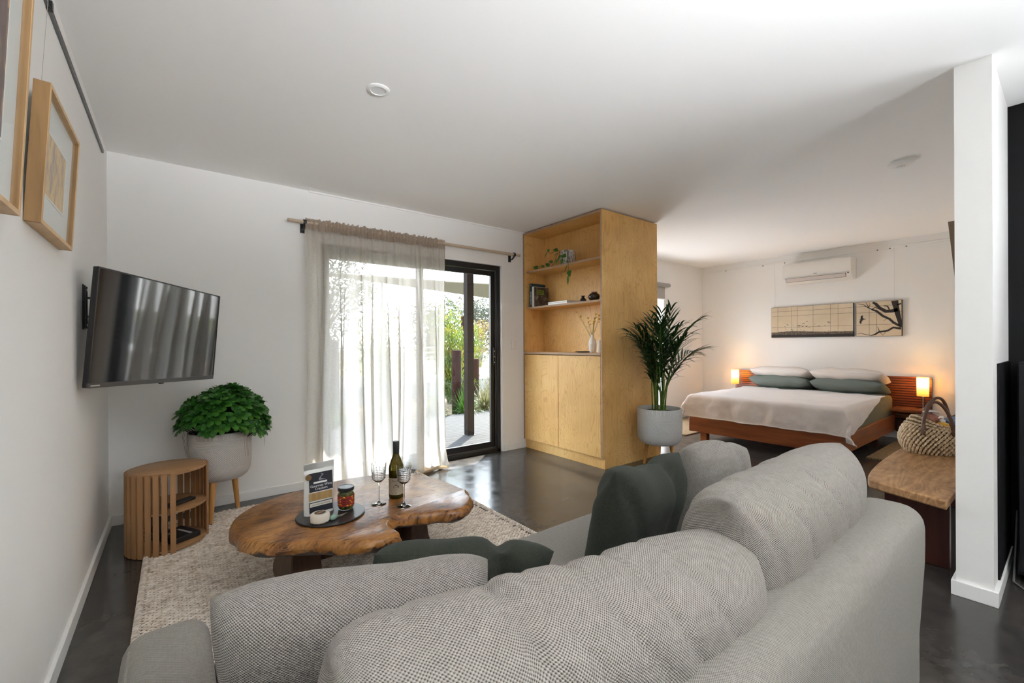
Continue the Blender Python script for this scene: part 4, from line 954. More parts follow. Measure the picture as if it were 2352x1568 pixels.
def pillow_mesh(name, mat, w, h, t, pinch=.06, k=2.2, p=.5, seed=0, wr=.006, chop=0, nu=48, nv=40, creases=(), sag=0, crown=0, rc=0, ku=None):
    m = MB(); uv = []; o = seed*1.37
    for s in (-1, 1):
        b = len(m.v); G = []
        for j in range(nv+1):
            row = []
            for i in range(nu+1):
                U = sin(pi/2*(i/nu*2-1)); V = sin(pi/2*(j/nv*2-1))
                x = U*sqrt(1-rc*V*V/2)*w/2*(1-pinch*(1-V*V)); z = V*sqrt(1-rc*U*U/2)*h/2*(1-pinch*(1-U*U)) + crown*(1-U*U)*max(0, V)
                th = t/2*(max(0, 1-abs(U)**(2*(ku or k)))*max(0, 1-abs(V)**(2*k)))**p
                e = min(1, th/(t*.25)) if t else 1
                y = s*th + e*wr*(noise.noise(Vector((x*6+o*9, z*6, s*3)))*1.2 + .4*noise.noise(Vector((x*15+o*9, z*15, s*5))))
                for (cx, sl, amp, wd, vlo) in creases:
                    dd = (x-cx-sl*z-.03*noise.noise(Vector((z*5, cx*9, 0))))/wd; g_ = exp(-dd*dd)*max(0, V-vlo)/(1-vlo)
                    y += -s*amp*g_*e; z -= amp*.25*g_*max(0, V)
                if chop: z -= chop*exp(-(x/(w*.20))**2)*max(0, V)**1.5
                z -= sag*(1-U*U)*max(0, V)
                row.append(Vector((x, y, z)))
            G.append(row); m.v += [tuple(q) for q in row]
        ci, cj = nu//2, nv//2; su = [0]; sv = [0]
        for i in range(nu): su.append(su[-1]+(G[cj][i+1]-G[cj][i]).length)
        for j in range(nv): sv.append(sv[-1]+(G[j+1][ci]-G[j][ci]).length)
        for j in range(nv+1):
            for i in range(nu+1): uv.append((su[i]+o, sv[j] if s > 0 else 2*sv[-1]-sv[j]))
        for j in range(nv):
            for i in range(nu):
                a = b+j*(nu+1)+i; f = (a, a+1, a+nu+2, a+nu+1); m.f.append(f if s < 0 else tuple(reversed(f)))
    return m.mesh(name, mat, True, 180, uv)
def pillow(name, mat, label, cat, loc, rz, tilt, roll=0, group=None, seam=True, **kw):
    """tilt leans the top backwards (towards local -y)"""
    g = empty(name, loc, label=label, cat=cat, group=group, rot=(Matrix.Rotation(rz, 3, 'Z') @ Matrix.Rotation(tilt, 3, 'X') @ Matrix.Rotation(roll, 3, 'Y')).to_euler())
    me = pillow_mesh('cushion_body', mat, **kw); link('cushion_body', me, g)
    if not seam: return g
    w, h, pi_ = kw['w'], kw['h'], kw.get('pinch', .06); ch = kw.get('chop', 0); sg = kw.get('sag', 0); rc = kw.get('rc', 0)
    pts = []
    for k in range(0, 121):
        t = k/30; e = int(t) % 4; q = (t-int(t))*2-1
        U, V = [(q, -1), (1, q), (-q, 1), (-1, -q)][e]; x = U*sqrt(1-rc*V*V/2)*w/2*(1-pi_*(1-V*V)); z = V*sqrt(1-rc*U*U/2)*h/2*(1-pi_*(1-U*U))
        z -= ch*exp(-(x/(w*.20))**2)*max(0, V)**1.5 + sg*(1-U*U)*max(0, V); pts.append((x, 0, z))
    m = MB().tube(pts, .003, 6, caps=False); m.build('seam', mat, g, smooth=True, uv=[(a[0], a[2]) for a in m.v])
    return g
pillow('back_cushion', sofa_w, 'big grey back cushion nearest the viewer on the sofa', 'cushion', (.862, -3.285, .578), R(-3), R(13), R(6), group='sofa back cushions', seam=False, rc=.05, ku=6, w=.85, h=.43, t=.25, pinch=.02, k=2.0, p=.46, seed=1, wr=.006, nu=96, nv=64,
       creases=((-.28, .5, .010, .018, .1), (-.22, -.5, .008, .013, -.1), (-.05, -.7, .010, .014, -.3), (.02, -.7, .007, .011, -.2), (.12, -.8, .009, .013, -.3), (.22, -.8, .010, .014, -.4), (.31, -.7, .007, .011, -.2)))
pillow('back_cushion', sofa_w, 'big grey back cushion at the far end of the sofa', 'cushion', (1.655, -3.280, .604), R(2), R(12), group='sofa back cushions', seam=False, rc=.08, ku=4, w=.84, h=.45, t=.25, pinch=.02, k=2.0, p=.46, seed=2, wr=.006, nu=96, nv=64,
       creases=((-.25, -.6, .007, .012, -.3), (-.10, -.7, .009, .013, -.4), (.04, -.8, .007, .011, -.3), (.16, -.8, .008, .013, -.3), (.28, -.7, .006, .012, -.2)))
pillow('throw_cushion', cush_w, 'square grey throw cushion leaning in the left sofa corner', 'cushion', (.618, -2.965, .565), R(-21.5), R(20), rc=.15, seam=False, w=.47, h=.40, t=.16, pinch=.02, k=2.6, p=.5, seed=3, wr=.006, sag=.012)
pillow('throw_cushion', green_w, 'dark green throw cushion slumped on the left sofa seat', 'cushion', (.955, -2.735, .490), R(-27), R(40), R(9), rc=.15, seam=False, w=.48, h=.36, t=.14, pinch=.03, k=2.2, p=.5, seed=4, wr=.008, creases=((.07, .1, .03, .025, -.1),))
pillow('throw_cushion', green_w, 'dark green throw cushion standing with a dented top', 'cushion', (1.535, -2.905, .585), R(6), R(13), R(3), rc=.10, seam=False, w=.42, h=.40, t=.19, pinch=.04, k=1.7, p=.5, seed=5, wr=.010, chop=.03, creases=((.06, .15, .035, .03, -.4), (-.12, -.5, .02, .02, -.6)))
pillow('throw_cushion', cush_w, 'square grey throw cushion leaning on the right sofa arm', 'cushion', (1.935, -2.93, .590), R(-18), R(12), R(4), rc=.30, seam=False, w=.32, h=.37, t=.19, pinch=.03, k=1.7, p=.5, seed=6, wr=.008, crown=.02, creases=((.02, .2, .02, .02, .0),))

# ---------------------------------------------------------------- bed
linen = base('mauve_linen', (.78, .725, .695), .9, 0, .1, Sheen_Weight=.2); bump(linen, noise_tex(linen, coords(linen, (9, 16, 14)), 1, 5, .6, .6), .30, .02)
linen_p = base('pillow_linen', (.68, .625, .58), .9, 0, .1); bump(linen_p, noise_tex(linen_p, coords(linen_p), 16, 4, .6, 1), .4, .012)
sage = base('sage_sheet', (.17, .195, .175), .9, 0, .1); bump(sage, noise_tex(sage, coords(sage), 16, 4, .6, 1), .4, .012)
sheet_m = base('olive_sheet', (.20, .195, .14), .9, 0, .1); bump(sheet_m, noise_tex(sheet_m, coords(sheet_m), 14, 4), .4, .012)
BX, BY0, BY1 = 5.235, -2.462, -.930
def bed():
    g = empty('timber_bed', (0, 0, 0), label='low red timber platform bed with slatted headboard', cat='bed')
    box('foot_board', jarrah, (BX, BY0, .105, BX+.035, BY1, .285), g, bevel=.003)
    for y in (BY0, BY1-.035): box('side_rail', jarrah_x, (BX+.035, y, .105, 7.15, y+.035, .285), g, bevel=.003)
    box('slat_platform', jarrah, (BX+.035, BY0+.035, .20, 7.15, BY1-.035, .235), g)
    for x in (BX+.03, 6.9):
        for y in (BY0+.12, BY1-.20): box('leg', jarrah, (x, y, 0, x+.075, y+.075, .20), g, bevel=.003)
    h = box('headboard_back', redleg, (7.205, -2.772, .10, XB-.016, -.570, .735), g); h.name = 'headboard'
    sm = MB().box(-.018, -1.101, -.0102, 0, 1.101, .0102).mesh('slat', jarrah)
    z = .265
    while z < .745: link('slat', sm, h, (7.205, -1.671, z)); z += .0295
    for (y0, y1) in ((-2.772, -2.47), (-.925, -.570)):
        s = box('bedside_shelf', jarrah_x, (6.86, y0, .365, 7.19, y1, .392), g, bevel=.002)
        box('shelf_drop', redleg, (7.12, y0, .10, 7.19, y1, .24), g)
    MB().cyl((6.9, -2.75, .305), (7.1, -2.47, .30), .004, n=8).build('hanging_rod', steel, g, smooth=True)
    m = empty('mattress', (0, 0, 0), label='deep mattress with a fitted olive sheet on the bed', cat='mattress')
    rbox(MB(), (BX+.04, BY0+.025, .237, 7.185, BY1-.025, .525), .06).build('mattress_body', sheet_m, m, smooth=True, angle=80)
bed()
def duvet():
    d = empty('duvet', (0, 0, 0), label='mauve linen duvet draped over the foot of the bed', cat='duvet')
    top = .548; yc = (BY0+BY1)/2; a = (BY1-BY0)/2-.03; xf = BX+.045; xh = 6.72
    def side_len(v, s):
        return (.30 - .27*min(1, max(0, (v-.28)/.6))**.8) if s < 0 else .24
    NU, NV = 110, 120; drop_f = .29
    def P(u, v):
        # v: 0 hem at the foot .. 1 near the pillows ; u: 0 right (camera side) .. 1 left
        tot = (xh-xf)+drop_f; sx = -drop_f + tot*v; s = u*2-1; sl = side_len(v, s); sy = s*(a+sl)
        dx = max(0, -sx); dy = max(0, abs(sy)-a); r = .05
        x = xf + max(sx, 0); y = yc + math.copysign(min(abs(sy), a), s)
        def fold(q): 
            if q <= 0: return 0, 0
            if q < r*1.57: t = q/r; return r*sin(t), r*(1-cos(t))
            return r + .10*(q-r*1.57)*0, r+(q-r*1.57)
        ox, zx = fold(dx); oy, zy = fold(dy)
        z = top - max(zx, zy) - .22*min(zx, zy)
        x -= ox; y += math.copysign(oy, s)
        c = min(dx, dy)
        if c > 0: x -= .10*c*(1+sin(u*60)); y += math.copysign(.14*c*(1+cos(v*70)), s)
        w1 = noise.noise(Vector((x*4, y*4, z*4))); w2 = noise.noise(Vector((x*11+5, y*15, z*13)))
        hang = min(1, max(zx, zy)/.12)
        x -= hang*(zx > 0)*(.012*sin(y*19+w1*3)+.010*w2+.01); y += math.copysign(hang*(zy > 0)*(.006*sin(x*9+w1*2)+.004*w2+.010), s)
        z += (1-hang)*(.010*w1+.004*w2)*(1 if abs(s) < .93 else .2) 
        if zx > .2: z += .005*sin(y*13)*(zx-.2)/.1
        return (x, y, max(z, .13))
    m = MB().grid(P, NU, NV); m.build('duvet_cover', linen, d, smooth=True, angle=180)
    pts = [Vector(P(i/110, 0)) for i in range(111)]; MB().tube(pts, .006, 6).build('hem', linen, d, smooth=True)
    m = MB().grid(lambda u, v: (6.60+.32*v, yc+(u*2-1)*(a+.02), .537+.016*(1-v)*0+.006*noise.noise(Vector((u*12, v*5, 0)))+.02*(1-abs(v*2-1))), 60, 10); m.build('folded_sheet', sage, d, smooth=True)
duvet()
def pillows():
    def bp(mat, label, loc, seed, w=.76, t=.17, tl=74, rz=90):
        # lies almost flat, long side along y
        pillow('bed_pillow', mat, label, 'pillow', loc, R(-rz), R(tl), group='pillows on the bed', w=w, h=.46, t=t, pinch=.03, rc=.28, k=1.9, p=.5, seed=seed, wr=.012, nu=40, nv=28)
    bp(sage, 'sage green pillow under the left pale pillow', (6.86, -1.345, .612), 11); bp(sage, 'sage green pillow under the right pale pillow', (6.86, -2.085, .612), 12, w=.76)
    bp(linen_p, 'pale linen pillow on top at the left of the bed', (6.87, -1.355, .735), 13, t=.15); bp(linen_p, 'pale linen pillow on top at the right of the bed', (6.86, -2.085, .735), 14, t=.16, w=.76)
pillows()
def lamps():
    shade = bpy.data.materials.new('amber_shade'); shade.use_nodes = True; nt = shade.node_tree; nt.nodes.clear(); out = nt.nodes.new('ShaderNodeOutputMaterial')
    t = nt.nodes.new('ShaderNodeBsdfTranslucent'); t.inputs[0].default_value = (1, .72, .30, 1); df = nt.nodes.new('ShaderNodeBsdfDiffuse'); df.inputs[0].default_value = (.9, .62, .25, 1); mx = nt.nodes.new('ShaderNodeMixShader'); mx.inputs[0].default_value = .3
    nt.links.new(t.outputs[0], mx.inputs[1]); nt.links.new(df.outputs[0], mx.inputs[2]); nt.links.new(mx.outputs[0], out.inputs[0])
    bulb_m = bpy.data.materials.new('lit_bulb'); bulb_m.use_nodes = True; B(bulb_m).inputs['Emission Color'].default_value = (1, .72, .35, 1); B(bulb_m).inputs['Emission Strength'].default_value = 12
    for y, lab in ((-.635, 'lit amber bedside lamp left of the bed'), (-2.722, 'lit amber bedside lamp right of the bed')):
        g = empty('bedside_lamp', (7.03, y, .392), label=lab, cat='lamp', group='pair of bedside lamps')
        MB().lathe([(.045, 0), (.045, .006), (.012, .012), (0, .012)], 24).build('lamp_base', steel, g, smooth=True)
        MB().cyl((0, 0, .01), (0, 0, .17), .005, n=10).build('lamp_pole', steel, g, smooth=True)
        m = MB(); m.lathe([(.052, .150), (.052, .362)], 32); m.f = [f for f in m.f if len(f) == 4]; m.build('lamp_shade', shade, g, smooth=True)
        m = MB(); blob(m, (0, 0, .27), .022, 14); m.build('bulb', bulb_m, g, smooth=True)
        d = bpy.data.lights.new('lamp_glow', 'POINT'); d.energy = 1.3; d.color = (1, .62, .24); d.shadow_soft_size = .024
        o = bpy.data.objects.new('lamp_glow', d); COL.objects.link(o); o.parent = g; o.location = (0, 0, .305)
lamps()
def air_conditioner():
    g = empty('air_conditioner', (XB, -1.675, 1.965), label='white split-system air conditioner above the bed', cat='air conditioner')
    prof = [(0, .0), (-.10, .0), (-.165, .025), (-.195, .07), (-.205, .13), (-.205, .245), (-.19, .27), (-.15, .283), (0, .283)]
    w = .39; n = len(prof); m = MB(); m.add([(x, -w, z) for x, z in prof]+[(x, w, z) for x, z in prof], [tuple(range(n)), tuple(reversed(range(n, 2*n)))]+[(i, n+i, n+(i+1) % n, (i+1) % n) for i in range(n)])
    m.build('ac_body', base('ac_white', (.78, .76, .72), .35), g, bevel=.008)
    m = MB(); 
    def pt(t): 
        return (-.165-.030*t-.001, .025+.045*t)
    a, b = pt(-.05), pt(1.05)
    m.add([(a[0]-.002, -w+.06, a[1]), (a[0]-.002, w-.03, a[1]), (b[0]-.002, w-.03, b[1]), (b[0]-.002, -w+.06, b[1])], [(0, 1, 2, 3)])
    m.build('outlet_gap', base('ac_gap', (.03, .03, .03), .6), g)
    a, b = pt(.02), pt(.98); m = MB(); m.hexa([(a[0]-.004, -w+.064, a[1]), (a[0]-.004, w-.034, a[1]), (b[0]-.004, w-.034, b[1]), (b[0]-.004, -w+.064, b[1])], [(a[0]-.007, -w+.066, a[1]), (a[0]-.007, w-.036, a[1]), (b[0]-.007, w-.036, b[1]), (b[0]-.007, -w+.066, b[1])]); m.build('louvre', base('ac_louvre', (.60, .54, .50), .5), g)
    MB().box(-.2065, -w+.03, .085, -.204, w-.002, .087).build('seam_line', base('ac_seam', (.3, .29, .27), .6), g)
    MB().box(-.2065, -.02, .105, -.205, .02, .110).build('badge', base('ac_badge', (.2, .2, .22), .4), g)
    MB().cyl((-.206, -w+.035, .072), (-.2, -w+.035, .072), .008, n=12).build('sensor', blackpl, g)
air_conditioner()

# ---------------------------------------------------------------- canvases over the bed
def canvases():
    sky = mottled('sepia_sky', [(.3, (.56, .45, .31)), (.6, (.66, .55, .40)), (.8, (.72, .62, .47))], 2.5, .7); ink = base('sepia_ink', (.022, .016, .013), .7); ln = base('grid_line', (.12, .095, .07), .7)
    hill = mottled('sepia_hill', [(.35, (.035, .026, .02)), (.5, (.12, .09, .065)), (.65, (.20, .155, .115))], 55, .8)
    def canvas(name, label, y0, y1):
        z0, z1 = 1.230, 1.663; g = empty(name, (XB, y0, z0), label=label, cat='picture', group=None)
        w = y0-y1; h = z1-z0; MB().box(-.034, -w, 0, -.004, 0, h).build('canvas_edge', base('canvas_edge', (.02, .017, .015), .7), g)
        MB().box(-.0352, -w+.004, .003, -.0338, -.002, h-.003).build('canvas_face', sky, g); return g, w, h
    def flat(mb, P, w, h, x=-.0360):
        n = len(P); V_ = [(-.0350, -p*w, q*h) for p, q in P]+[(x, -p*w, q*h) for p, q in P]
        mb.add(V_, [tuple(range(n)), tuple(reversed(range(n, 2*n)))]+[(i, n+i, n+(i+1) % n, (i+1) % n) for i in range(n)])
    g, w, h = canvas('landscape_canvas', 'wide sepia canvas of birds flying over a hill', -1.068, -2.042)
    m = MB()
    for p in (.09, .27, .345, .54, .745, .83): flat(m, [(p, .17), (p+.0032, .17), (p+.0032, .985), (p, .985)], w, h, -.0356)
    for q in (.855, .70, .33): flat(m, [(.01, q), (.99, q), (.99, q+.008), (.01, q+.008)], w, h, -.0356)
    m.build('grid_lines', ln, g)
    m = MB(); up = [(i/30, .165+.04*exp(-((i/30-.3)/.22)**2)+.012*noise.noise(Vector((i*.9, 0, 0)))) for i in range(31)]
    flat(m, [(.004, .008)]+[(.996, .008)]+[(max(.004, min(.996, p)), q) for p, q in reversed(up)], w, h, -.0362); m.build('hill', hill, g)
    m = MB(); flat(m, [(.004, .008), (.996, .008)]+[(max(.004, min(.996, i/20)), .09+.012*noise.noise(Vector((i*1.7, 3, 0)))) for i in range(20, -1, -1)], w, h, -.0364); m.build('foreground', ink, g)
    birds = [(.10, .20, .5), (.185, .36, .7), (.19, .31, .5), (.215, .42, .8), (.225, .39, .7), (.20, .25, .6), (.275, .26, 1), (.285, .22, .7), (.29, .40, .6), (.355, .37, 1.1), (.37, .36, .9), (.38, .375, .8), (.365, .32, .6), (.385, .25, .5), (.41, .35, 1), (.42, .43, 1), (.435, .45, .6), (.46, .345, 1), (.465, .50, .9), (.43, .22, .5), (.495, .30, .7), (.56, .41, .5), (.61, .345, .9), (.68, .345, .7), (.72, .46, 1.1), (.73, .43, .9), (.725, .19, .6), (.57, .18, .5)]
    rnd = random.Random(8)
    for (p, q, s) in birds:
        a = rnd.uniform(-.4, .4); sx = .017*s; sy = .028*s; B_ = [(-1, .45), (-.35, .55), (0, .1), (.4, .6), (1, .35), (.35, -.1), (0, -.35), (-.4, .0)]
        m = MB(); flat(m, [(p+sx*(x*cos(a)-y*.5*sin(a)), q+sy*(y*cos(a)+x*.5*sin(a))) for x, y in B_], w, h, -.0366); m.build('bird', ink, g)
    g, w, h = canvas('tree_canvas', 'square sepia canvas of a bare gum tree and a bird', -2.070, -2.512)
    m = MB()
    for p in (.295, .455): flat(m, [(p, .03), (p+.007, .03), (p+.007, .985), (p, .985)], w, h, -.0356)
    for q in (.86, .68, .33): flat(m, [(.01, q), (.99, q), (.99, q+.008), (.01, q+.008)], w, h, -.0356)
    m.build('grid_lines', ln, g)
    def limb(P, r):
        n = len(P); Lf, Rt = [], []
        for i in range(n):
            a = Vector(P[max(0, i-1)]); b = Vector(P[min(n-1, i+1)]); t = (b-a).normalized(); q = Vector((-t.y, t.x)); rr = r[i] if isinstance(r, (list, tuple)) else r
            Lf.append(tuple(Vector(P[i])+q*rr)); Rt.append(tuple(Vector(P[i])-q*rr))
        O = Lf+list(reversed(Rt)); O = [(min(.996, max(.004, x)), min(.99, max(.01, y))) for x, y in O]; flat(m, O, w, h, -.0366)
    m = MB()
    limb([(.85, .985), (.88, .8), (.91, .62), (.95, .42), (.99, .24)], [.075, .06, .055, .045, .04])
    limb([(.38, .985), (.45, .92), (.53, .80), (.66, .70), (.80, .70), (.92, .74)], [.035, .035, .04, .045, .045, .05])
    limb([(.36, .77), (.46, .72), (.60, .57), (.74, .48), (.82, .38), (.95, .28)], [.02, .028, .03, .028, .03, .03])
    limb([(.98, .20), (.82, .24), (.70, .15), (.52, .125), (.42, .05), (.33, .02)], [.03, .026, .025, .024, .02, .008])
    limb([(.33, .025), (.20, .06), (.10, .095), (.03, .075)], [.008, .007, .006, .004]); limb([(.36, .77), (.26, .84), (.16, .93), (.02, .96)], [.012, .01, .007, .004]); limb([(.30, .81), (.22, .985)], [.008, .004]); limb([(.36, .78), (.44, .83), (.50, .77)], [.012, .01, .004])
    limb([(.62, .86), (.70, .84), (.74, .74)], [.008, .015, .012]); limb([(.9, .86), (.985, .90)], [.02, .015]); limb([(.52, .13), (.60, .02), (.66, .13)], [.006, .006, .006]); limb([(.52, .15), (.48, .27)], [.008, .003]); limb([(.24, .87), (.12, .86)], [.006, .003]); limb([(.70, .52), (.62, .43)], [.006, .003]); limb([(.28, .83), (.33, .93)], [.006, .003])
    m.build('tree_branches', ink, g)
    m = MB(); flat(m, [(.06, .49), (.10, .505), (.105, .59), (.155, .62), (.15, .55), (.165, .52), (.235, .50), (.165, .49), (.125, .44), (.115, .37), (.085, .38), (.075, .44), (.10, .485)], w, h, -.0366); m.build('bird', ink, g)
canvases()

# ---------------------------------------------------------------- ceiling fittings
def fittings():
    g = empty('downlight', (1.135, -1.698, H), label='round white recessed downlight in the ceiling', cat='downlight')
    MB().lathe([(.036, -.004), (.038, -.007), (.050, -.006), (.055, -.002), (.055, 0)], 40, cap=False).build('trim_ring', white_pl, g, smooth=True); MB().lathe([(.037, -.004), (0, -.004)], 32, cap=False).build('diffuser', base('diffuser', (.78, .79, .80), .6), g)
    g = empty('smoke_alarm', (4.318, -3.046, H), label='round white smoke alarm on the ceiling', cat='smoke alarm')
    MB().lathe([(.045, -.034), (.062, -.031), (.070, -.024), (.070, -.012), (.062, -.008), (.060, 0)], 40).build('alarm_body', white_pl, g, smooth=True)
    MB().lathe([(.012, -.042), (.016, -.040), (.018, -.033)], 20).build('test_button', white_pl, g, smooth=True); MB().lathe([(.018, -.0335), (.021, -.0345), (.023, -.0335)], 20).build('button_ring', darksteel, g)
fittings()

# ---------------------------------------------------------------- slab bench with basket
def bench_slab():
    m = base('bench_slab', (.4, .22, .1), .4, 0, .4); v = coords(m)
    r = noise_tex(m, coords(m, (1.2, 3.0, 1)), 1.6, 2, .5, .8); s = math_(m, 'SINE', math_(m, 'MULTIPLY', r, 120)); f = math_(m, 'ADD', math_(m, 'MULTIPLY', s, .09), noise_tex(m, coords(m, (6, 40, 40)), 1, 4))
    L(m, ramp(m, f, [(.25, (.20, .095, .038)), (.5, (.36, .195, .085)), (.8, (.50, .30, .145))]), B(m).inputs['Base Color']); return m
def bench():
    g = empty('slab_bench', (0, 0, 0), label='low timber slab bench with dark red panel legs by the partition', cat='bench')
    prof = [(3.235, -3.112), (3.6, -3.062), (4.1, -3.050), (4.55, -3.065), (4.95, -3.10)]
    O = [(3.105, -3.425)] + [(x, y) for x, y in prof] + [(4.97, -3.425)]
    cv = [tuple(q) for q in dense([(3.0, -3.25)]+prof+[(5.1, -3.2)], 6)][6:6*len(prof)+1]
    D = [(3.105, -3.425), (3.16, -3.28), (3.205, -3.17)] + cv + [(4.97, -3.425)]
    m = MB(); m.prism(D, .385, .43); m.build('seat_slab', bench_slab(), g, bevel=.008)
    for x in (3.43, 4.62): MB().box(x, -3.392, 0, x+.045, -3.135, .385).build('leg_panel', redleg, g, bevel=.003)
    box('stretcher', redleg, (3.475, -3.29, .20, 4.62, -3.25, .29), g)
bench()
def basket():
    c = Vector((4.31, -3.235, .4315)); rz = R(-37.7)
    g = empty('woven_basket', c, rz, label='woven seagrass basket with leather handles on the bench', cat='basket')
    a, b, h = .235, .105, .215
    def surf(t, v, out=0):
        bulge = .70+.34*sin(pi*min(1, v*.9+.08))**.8 - .10*v; dip = .035*cos(2*t)*v
        return Vector((cos(t)*(a*bulge+out), sin(t)*(b*bulge*1.15+out), v*(h+dip)))
    m = MB().grid(lambda u, v: surf(2*pi*u, v, -.004), 48, 12, True); m.grid(lambda u, v: surf(2*pi*u, v, -.010), 48, 12, True)
    m.lathe([(0, .003), (a*.7, .003)], 48, sy=b*1.15/a, cap=False); m.build('basket_body', base('seagrass_inner', (.22, .14, .075), .9), g, smooth=True)
    sg = mottled('seagrass', [(.3, (.38, .25, .14)), (.5, (.62, .46, .29)), (.7, (.78, .64, .46))], 70, .75)
    m = MB(); rows = 13; rnd = random.Random(12)
    for r in range(rows):
        v = (r+.5)/rows; n = 50
        for k in range(n):
            t = 2*pi*(k+(r % 2)*.5)/n; up_ = v < .74; j_ = rnd.uniform(-.006, .006)
            d0, d1 = ((-.030, -.058), (.040, .058)) if up_ else ((-.075, -.012), (.075, .012))
            p0 = surf(t+d0[0]+j_, max(0, v+d0[1]), .001); p1 = surf(t+d1[0]+j_, min(1, v+d1[1]), .002); mid = surf(t+j_, v, .0095+rnd.uniform(-.001, .001)); lift = (mid-p0.lerp(p1, .5))*.45
            m.tube([p0, p0.lerp(mid, .55)+lift, mid, p1.lerp(mid, .55)+lift, p1], [.003, .0072, .0085, .0070, .002], 5, caps=False)
    o = m.build('seagrass_weave', sg, g, smooth=True); o['kind'] = 'stuff'
    lea = base('brown_leather', (.095, .038, .018), .45)
    for s in (-1, 1):
        x0, x1 = (-.195, -.045) if s < 0 else (.01, .17)
        y = lambda x: s*b*1.12*sqrt(max(0, 1-(x/(a*1.06))**2))
        m = MB(); pts = []
        for i in range(21):
            t = i/20; x = x0+(x1-x0)*t; hz = .165 + (.175)*sin(pi*t)**.55
            pts.append((x-.02*sin(pi*t)*0, y(x)*1.02+s*.015 - s*.025*sin(pi*t), hz))
        m.tube(pts, .0095, 10); ho = m.build('handle', lea, g, smooth=True)
        for x in (x0, x1):
            k = MB(); k.tube([(x, y(x)*1.02+s*.016, .20), (x, y(x)*1.02+s*.021, .170), (x, y(x)*1.02+s*.019, .13)], [.010, .0165, .012], 12, flat=.45); k.build('leather_tab', lea, ho, smooth=True)
            k = MB(); blob(k, (x, y(x)*1.02+s*.030, .160), .0055, 10); k.build('rivet', steel, ho, smooth=True)
    def roll(name, label, cat, pts, r, mat, seed, flat=.7):
        m = MB(); m.tube(pts, r, 20, flat=flat)
        m.v = [tuple(Vector(p)+Vector((noise.noise(Vector(p)*40+Vector((seed, 0, 0))), noise.noise(Vector(p)*40+Vector((0, seed, 0))), noise.noise(Vector(p)*30)))*.006) for p in m.v]
        o = m.build(name, mat, None, smooth=True, loc=c, rot=(0, 0, rz)); tag(o, label, cat); return o
    den = mottled('blue_towel', [(.3, (.10, .15, .24)), (.6, (.20, .28, .40)), (.8, (.34, .43, .54))], 30, .95, bmp=(160, .5, .004)); terra = mottled('terracotta_towel', [(.3, (.25, .085, .055)), (.7, (.40, .17, .12))], 25, .95, bmp=(160, .5, .004)); wht = base('white_towel', (.62, .60, .60), .95)
    roll('folded_towel', 'blue folded towel at the right of the basket', 'towel', [(.02, -.02, .19), (.05, -.02, .195), (.14, -.01, .20), (.20, 0, .20)], [.03, .048, .052, .04], den, 1)
    roll('folded_towel', 'terracotta folded towel at the back of the basket', 'towel', [(-.13, .0, .19), (-.11, .01, .20), (-.03, .03, .21), (.03, .04, .20)], [.03, .055, .055, .03], terra, 2)
    roll('folded_towel', 'white cloth folded over the terracotta towel', 'towel', [(-.085, .015, .258), (-.04, .02, .264), (.02, .03, .255)], [.012, .022, .012], wht, 3, .35)
    p = empty('pump_bottle', c + Matrix.Rotation(rz, 3, 'Z') @ Vector((-.035, -.055, .03)), rz, label='yellow pump bottle with white top in the basket', cat='bottle')
    MB().lathe([(.025, 0), (.028, .004), (.029, .15), (.026, .165), (.012, .173)], 24, sx=1.25).build('bottle_body', base('yellow_plastic', (.68, .36, .012), .3), p, smooth=True)
    MB().lathe([(.013, .173), (.0145, .175), (.0145, .188), (.006, .192), (.006, .203)], 20).build('pump_collar', white_pl, p, smooth=True)
    m = MB(); m.tube([(0, 0, .205), (-.018, -.004, .207), (-.032, -.007, .202)], [.008, .006, .004], 10); m.build('pump_nozzle', white_pl, p, smooth=True)
basket()
def partition_frame():
    g = empty('oak_frame', (3.42, -3.447, 1.33), label='edge of a timber frame hung behind the partition end', cat='picture')
    m = MB(); m.hexa([(0, .004, 0), (.5, .004, 0), (.5, .020, 0), (0, .020, 0)], [(0, .030, .425), (.5, .030, .425), (.5, .055, .425), (0, .055, .425)]); m.build('frame', wood('walnut_frame', (.10, .06, .035), (.17, .11, .065), (.24, .16, .10), 2, 1, .5), g)
partition_frame()
def kitchen():
    g = empty('black_cabinet', (0, 0, 0), label='low black cabinet at the right edge by the partition', cat='cabinet')
    box('carcass', blackmatt, (3.52, -4.25, .04, 3.855, -3.612, 1.05), g, bevel=.003); box('door', base('satin_black', (.009, .009, .011), .4, 0, .3), (3.508, -4.245, .06, 3.52, -3.617, 1.045), g, bevel=.002); box('kick', blackmatt, (3.56, -4.25, 0, 3.855, -3.63, .04), g)
    tag(box('black_wall_sheet', blackmatt, (3.30, -3.572, .067, 3.858, -3.5645, 1.05)), 'thin black sheet low on the partition wall', 'panel')  # thin black sheet over the lower part of the wall
    tag(MB().tube([(3.70, -3.60, .30), (3.62, -3.598, .10), (3.50, -3.60, .008), (3.40, -3.66, .006), (3.30, -3.80, .006)], .004, 6).build('thin_cable', base('grey_cord', (.12, .12, .12), .5), smooth=True), 'thin grey cord on the floor by the black cabinet', 'cord')
kitchen()
